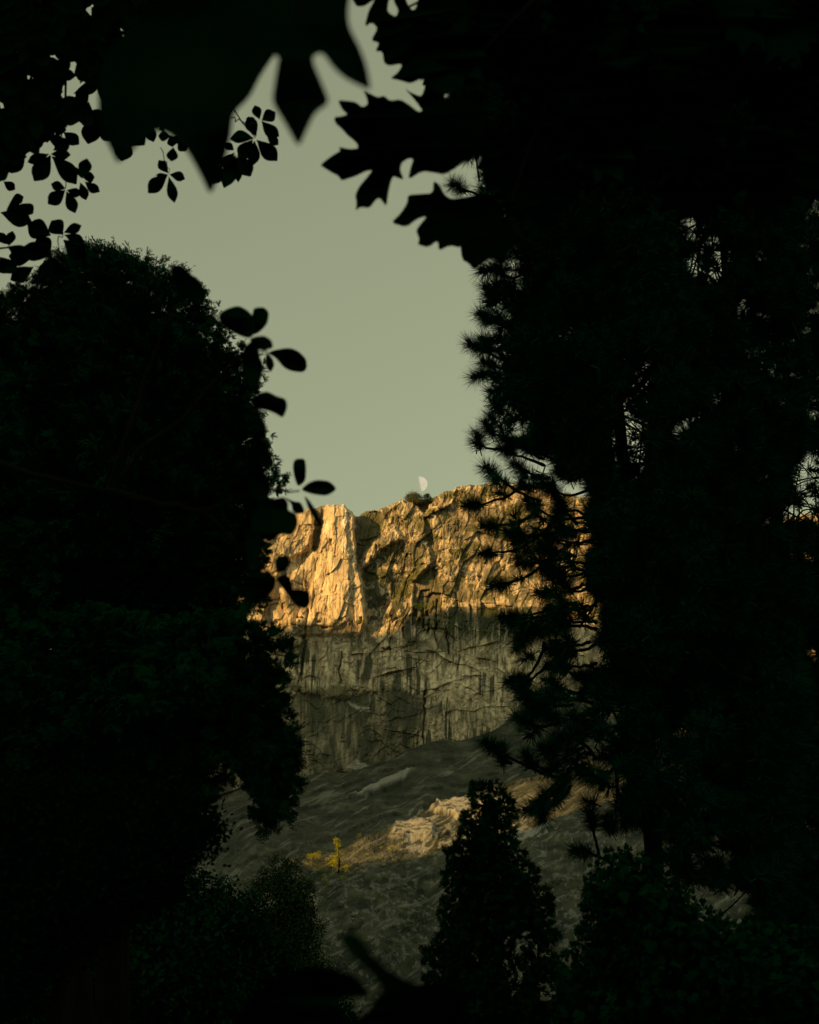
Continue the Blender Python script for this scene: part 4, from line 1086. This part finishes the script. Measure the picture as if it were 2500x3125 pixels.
# mid left: the blurred branch
R4 = (450, 700, .5564)
BL = [
 [(125, 250), (138, 205), (165, 195), (195, 197), (225, 240), (280, 270), (318, 335), (308, 420), (250, 395), (180, 340)],
 [(388, 490), (400, 455), (450, 430), (500, 418), (545, 440), (580, 475), (600, 560), (560, 600), (500, 580), (430, 540)],
 [(575, 470), (583, 430), (640, 425), (668, 455), (660, 515), (620, 560), (585, 580), (560, 540)],
 [(560, 600), (600, 585), (645, 583), (682, 608), (692, 650), (645, 662), (600, 660), (570, 630)],
 [(575, 610), (610, 640), (612, 690), (635, 740), (630, 800), (600, 872), (555, 870), (515, 760), (510, 700), (535, 640)],
 [(655, 678), (700, 660), (780, 648), (830, 668), (872, 710), (877, 760), (855, 785), (790, 778), (750, 760), (700, 700)],
 [(648, 690), (662, 680), (690, 712), (698, 748), (675, 788), (648, 750)],
 [(560, 930), (620, 895), (660, 888), (710, 915), (758, 928), (770, 970), (745, 1037), (700, 1008), (650, 990), (590, 985)],
 [(560, 1070), (590, 1040), (625, 1033), (657, 1080), (642, 1138), (590, 1150)],
 [(570, 1130), (635, 1160), (665, 1210), (692, 1270), (690, 1305), (640, 1310), (560, 1260)],
 [(570, 1240), (640, 1310), (660, 1390), (680, 1450), (620, 1500), (540, 1400)],
 [(797, 1300), (805, 1265), (830, 1256), (865, 1258), (872, 1310), (868, 1380), (826, 1414), (805, 1360)],
 [(838, 1428), (885, 1388), (930, 1373), (1000, 1380), (1043, 1425), (985, 1463), (900, 1452)],
 [(857, 1452), (900, 1500), (935, 1560), (968, 1645), (925, 1605), (885, 1540)],
 [(640, 1470), (690, 1480), (750, 1465), (775, 1500), (770, 1540), (820, 1560), (828, 1620), (795, 1682), (740, 1668), (690, 1700), (600, 1710), (550, 1600)],
 [(750, 1465), (800, 1492), (843, 1495), (868, 1555), (820, 1562), (795, 1545), (790, 1505)],
 [(697, 1820), (712, 1790), (770, 1788), (788, 1830), (760, 1872), (715, 1888), (700, 1855)],
 [(700, 1912), (745, 1888), (785, 1910), (800, 1975), (790, 2030), (762, 1995), (735, 1960)],
 [(760, 1990), (800, 1972), (850, 1975), (892, 1985), (895, 2050), (868, 2086), (810, 2066)],
 [(520, 1900), (600, 1870), (660, 1880), (712, 1915), (690, 1990), (640, 2030), (580, 2060), (520, 2030)],
 [(540, 1500), (600, 1480), (640, 1700), (600, 1880), (540, 1860)]]
near_tree('dogwood_tree', 'small tree with blurred oval leaves in front of the left conifer', 3.8, (-2.3, 3.9), (330, 1500),
          [(z2(p, *R4), rng.uniform(3.6, 4.3), 4) for p in BL],
          limbs=[((330, 1500), (620, 1560), 3.8, 3.8, 0.012, 0.005), ((620, 1560), (760, 1510), 3.8, 3.8, 0.005, 0.003), ((780, 1505), (915, 1498), 3.8, 3.8, 0.003, 0.002), ((330, 1500), (720, 1100), 3.9, 3.8, 0.010, 0.004),
                 ((720, 1100), (790, 1060), 3.8, 3.8, 0.004, 0.003), ((790, 1060), (815, 1075), 3.8, 3.8, 0.003, 0.002), ((620, 1560), (840, 1765), 3.8, 3.8, 0.005, 0.003), ((330, 1500), (540, 900), 3.9, 3.8, 0.01, 0.003)],
          height=3.4, trunk_r=0.06)

# bottom: very near leaves
RB = (650, 2500, .4058)
L1 = z2([(100, 1700), (250, 1350), (500, 1180), (640, 1130), (750, 1105), (880, 1115), (1020, 1150), (1100, 1200), (1160, 1270), (1195, 1335), (1100, 1345), (960, 1355), (895, 1380), (930, 1450), (1000, 1500),
         (1000, 1800), (100, 1800)], *RB)
L2 = z2([(950, 890), (1010, 840), (1090, 870), (1160, 950), (1200, 1020), (1300, 1110), (1450, 1200), (1600, 1250), (1900, 1300), (1900, 1800), (1000, 1800), (990, 1495), (1100, 1480), (1180, 1420), (1225, 1330),
         (1275, 1290), (1200, 1180), (1100, 1090), (1010, 1000)], *RB)
near_tree('low_shrub', 'very near blurred shrub leaves along the bottom edge, left of centre', 1.5, (0.1, 1.2), None,
          [(L1, 1.5, 3), (L2, 1.45, 3)], cat='shrub', limbs=[((1150, 3500), (1130, 3130), 1.45, 1.45, 0.006, 0.004)], height=1.5, trunk_r=0.012)

# ------------------------------------------------------------------ plants on the rock
def rock_plant(name, label, cat, px, py, D, hpx, wpx, mat, n=60, group=None, kind='clump', shape='round', ragged=False):
    pxm = D/F/CP
    base = at(px, py, D)
    root = thing(name, base, label, cat, group)
    h, w = hpx*pxm, wpx*pxm
    t = rng.random(n)
    if shape == 'tree':
        rad = w/2*np.sqrt(np.clip(1.1-t, 0, 1))*rng.random(n)**0.5*np.where(rng.random(n) < 0.4, 1, 0.7); z = h*(0.18+0.82*t)
    else:
        rad = w/2*rng.random(n)**0.5*np.sqrt(np.clip(1-(t*1.6-0.7)**2, 0.05, 1)); z = h*(0.1+0.85*t)
    a = rng.random(n)*2*math.pi
    pos = base+np.stack([rad*np.cos(a), rad*np.sin(a), z], -1)
    if ragged:                                   # a few separate boughs, leaning one way, gaps between
        kb = rng.integers(0, 9, n); hb = np.array([0.15, 0.3, 0.42, 0.5, 0.62, 0.72, 0.82, 0.9, 0.97])[kb]
        ab = np.array([0.2, 2.6, 4.4, 3.3, 0.6, 2.9, 5.5, 1.5, 3.0])[kb]; rb = rng.random(n)*(1.05-hb)*w*0.75
        pos = base+np.stack([rb*np.cos(ab)-0.10*w*hb, rb*np.sin(ab), h*hb+rb*0.25], -1)+rng.normal(0, 0.045*w, (n, 3))
    foliage('crown', kind, pos, rng.normal(size=(n, 3)), np.full(n, 0.11*w+0.035*h)*rng.uniform(0.5, 1.1, n), mat, root)
    ts = np.linspace(0, 1, 5)
    tubes('trunk', [(np.stack([base[0]+0.03*h*np.sin(ts*4), np.full(5, base[1]), base[2]-0.05*h+ts*h*0.92], -1), 0.035*h*(1.1-ts))], M_BARK, root, 6)
    return root
rock_plant('ridge_tree', 'pale green spreading tree on the cliff top under the moon', 'tree', 1262, 1538, DC+3, 34, 52, M_OLIVE, 330)
rock_plant('ridge_tree', 'small dark round tree on the cliff top, right of the pale one', 'tree', 1302, 1540, DC+3, 36, 30, M_BUSH, 300)
def slabp(py): return float(slab_depth(py))-3
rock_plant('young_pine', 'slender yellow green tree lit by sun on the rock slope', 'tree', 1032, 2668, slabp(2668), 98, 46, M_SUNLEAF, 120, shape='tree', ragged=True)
SHR = [(958, 2622, 18, 40, 'low sunlit bush left of the slender tree'), (1012, 2648, 26, 34, 'sunlit bush at the left foot of the slender tree'), (984, 2660, 14, 30, 'low bush lowest in the sunlit group'),
       (1095, 2558, 14, 20, 'tiny yellow bush upslope of the slender tree'), (1080, 2526, 6, 14, 'highest tiny green bush on the dark slope'), (729, 2686, 14, 9, 'leftmost little yellow bush on the slope'), (750, 2690, 10, 12, 'small yellow bush, second from the left'),
       (764, 2688, 12, 10, 'small yellow bush just left of the green bushy tree'), (890, 2632, 10, 18, 'yellow tuft above the green bushy tree'), (1310, 2545, 10, 26, 'bush between the two lit rock patches'), (1198, 2596, 14, 30, 'brownish bush below the wide lit patch'),
       (1046, 2690, 16, 30, 'sunlit low bush at the right foot of the slender tree'), (992, 2700, 18, 24, 'small gold bush downslope of the slender tree, left side'),
       (628, 2722, 20, 22, 'small golden bush low at the left'), (1100, 1902, 10, 26, 'green ledge bush at the foot of the bright prow'), (1285, 1852, 8, 48, 'flat bush on top of the dark arch in the wall')]
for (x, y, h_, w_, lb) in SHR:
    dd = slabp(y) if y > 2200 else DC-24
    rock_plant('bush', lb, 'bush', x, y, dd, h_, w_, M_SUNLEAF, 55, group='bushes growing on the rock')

# boulders on the slope
def boulder(px, py, wpx):
    D = slabp(py)-4; pxm = D/F/CP; r0 = wpx*pxm/2
    th = np.linspace(0, math.pi, 9); ph = np.linspace(0, 2*math.pi, 13)[:-1]
    TH, PH = np.meshgrid(th, ph, indexing='ij')
    n_ = rng.normal(size=(14, 3)); n_ /= np.linalg.norm(n_, axis=1)[:, None]; h_ = rng.uniform(0.55, 0.95, 14)
    d = np.stack([np.sin(TH)*np.cos(PH), np.sin(TH)*np.sin(PH), np.cos(TH)], -1)
    dots = np.maximum(d @ n_.T, 1e-3)
    r_ = np.minimum(1.1, (h_/dots).min(-1))                 # cut by random planes: an angular block
    V = d*r_[..., None]*np.array([r0, r0*0.8, r0*rng.uniform(0.6, 1.1)])
    f = []
    for i in range(8):
        for j in range(12):
            f.append((i*12+j, i*12+(j+1) % 12, (i+1)*12+(j+1) % 12, (i+1)*12+j))
    o = mesh_np('boulder', V.reshape(-1, 3), np.array(f)[:, ::-1], M_BOULDER)
    o.location = at(px, py, D)
    tag(o, 'pale angular boulder lying on the dark rock slope below the sunlit patch', 'boulder', 'pale boulders on the rock slope')
M_BOULDER, _nt, _b = newmat('boulder_granite', 0.9, 0.1)
_tc = _nt.nodes.new('ShaderNodeTexCoord'); _n = noise(_nt, 0.8, 6, _tc.outputs['Object'])
_r = ramp(_nt, [(0.35, (0.10, 0.10, 0.075)), (0.65, (0.34, 0.31, 0.22))])
_nt.links.new(_n.outputs['Fac'], _r.inputs[0]); _nt.links.new(_r.outputs[0], _b.inputs['Base Color'])
for px, py, w in [(1108, 2662, 20), (1090, 2690, 14), (1124, 2682, 10), (1187, 2712, 9), (1140, 2745, 12), (1148, 2752, 8), (1085, 2792, 24), (1075, 2805, 14), (1110, 2780, 12), (1215, 2751, 10), (998, 2808, 16), (1010, 2815, 12), (1240, 2700, 9), (1060, 2708, 8), (1290, 2735, 9), (1135, 2880, 8), (1140, 2904, 9), (960, 2762, 16), (1170, 2640, 14), (1215, 2620, 18)]:
    boulder(px, py, w)

for px, py, w, h in [(1075, 2850, 34, 16), (1230, 2850, 40, 16), (1190, 2880, 26, 12), (1150, 2790, 26, 12), (1290, 2820, 30, 14), (1270, 2880, 30, 15), (1040, 2780, 24, 14), (1240, 2780, 18, 9), (1180, 2952, 26, 12), (1000, 2745, 30, 14), (1130, 2720, 20, 9), (1700, 2700, 36, 16), (1740, 2620, 30, 14), (1060, 2468, 14, 5), (1215, 2300, 20, 9), (1150, 2336, 24, 10)]:
    rock_plant('bush', 'dark green low bush in the shade of the rock slope', 'bush', px, py, slabp(py)-2, h, w, M_BUSH, 45, group='dark bushes on the shaded slope')

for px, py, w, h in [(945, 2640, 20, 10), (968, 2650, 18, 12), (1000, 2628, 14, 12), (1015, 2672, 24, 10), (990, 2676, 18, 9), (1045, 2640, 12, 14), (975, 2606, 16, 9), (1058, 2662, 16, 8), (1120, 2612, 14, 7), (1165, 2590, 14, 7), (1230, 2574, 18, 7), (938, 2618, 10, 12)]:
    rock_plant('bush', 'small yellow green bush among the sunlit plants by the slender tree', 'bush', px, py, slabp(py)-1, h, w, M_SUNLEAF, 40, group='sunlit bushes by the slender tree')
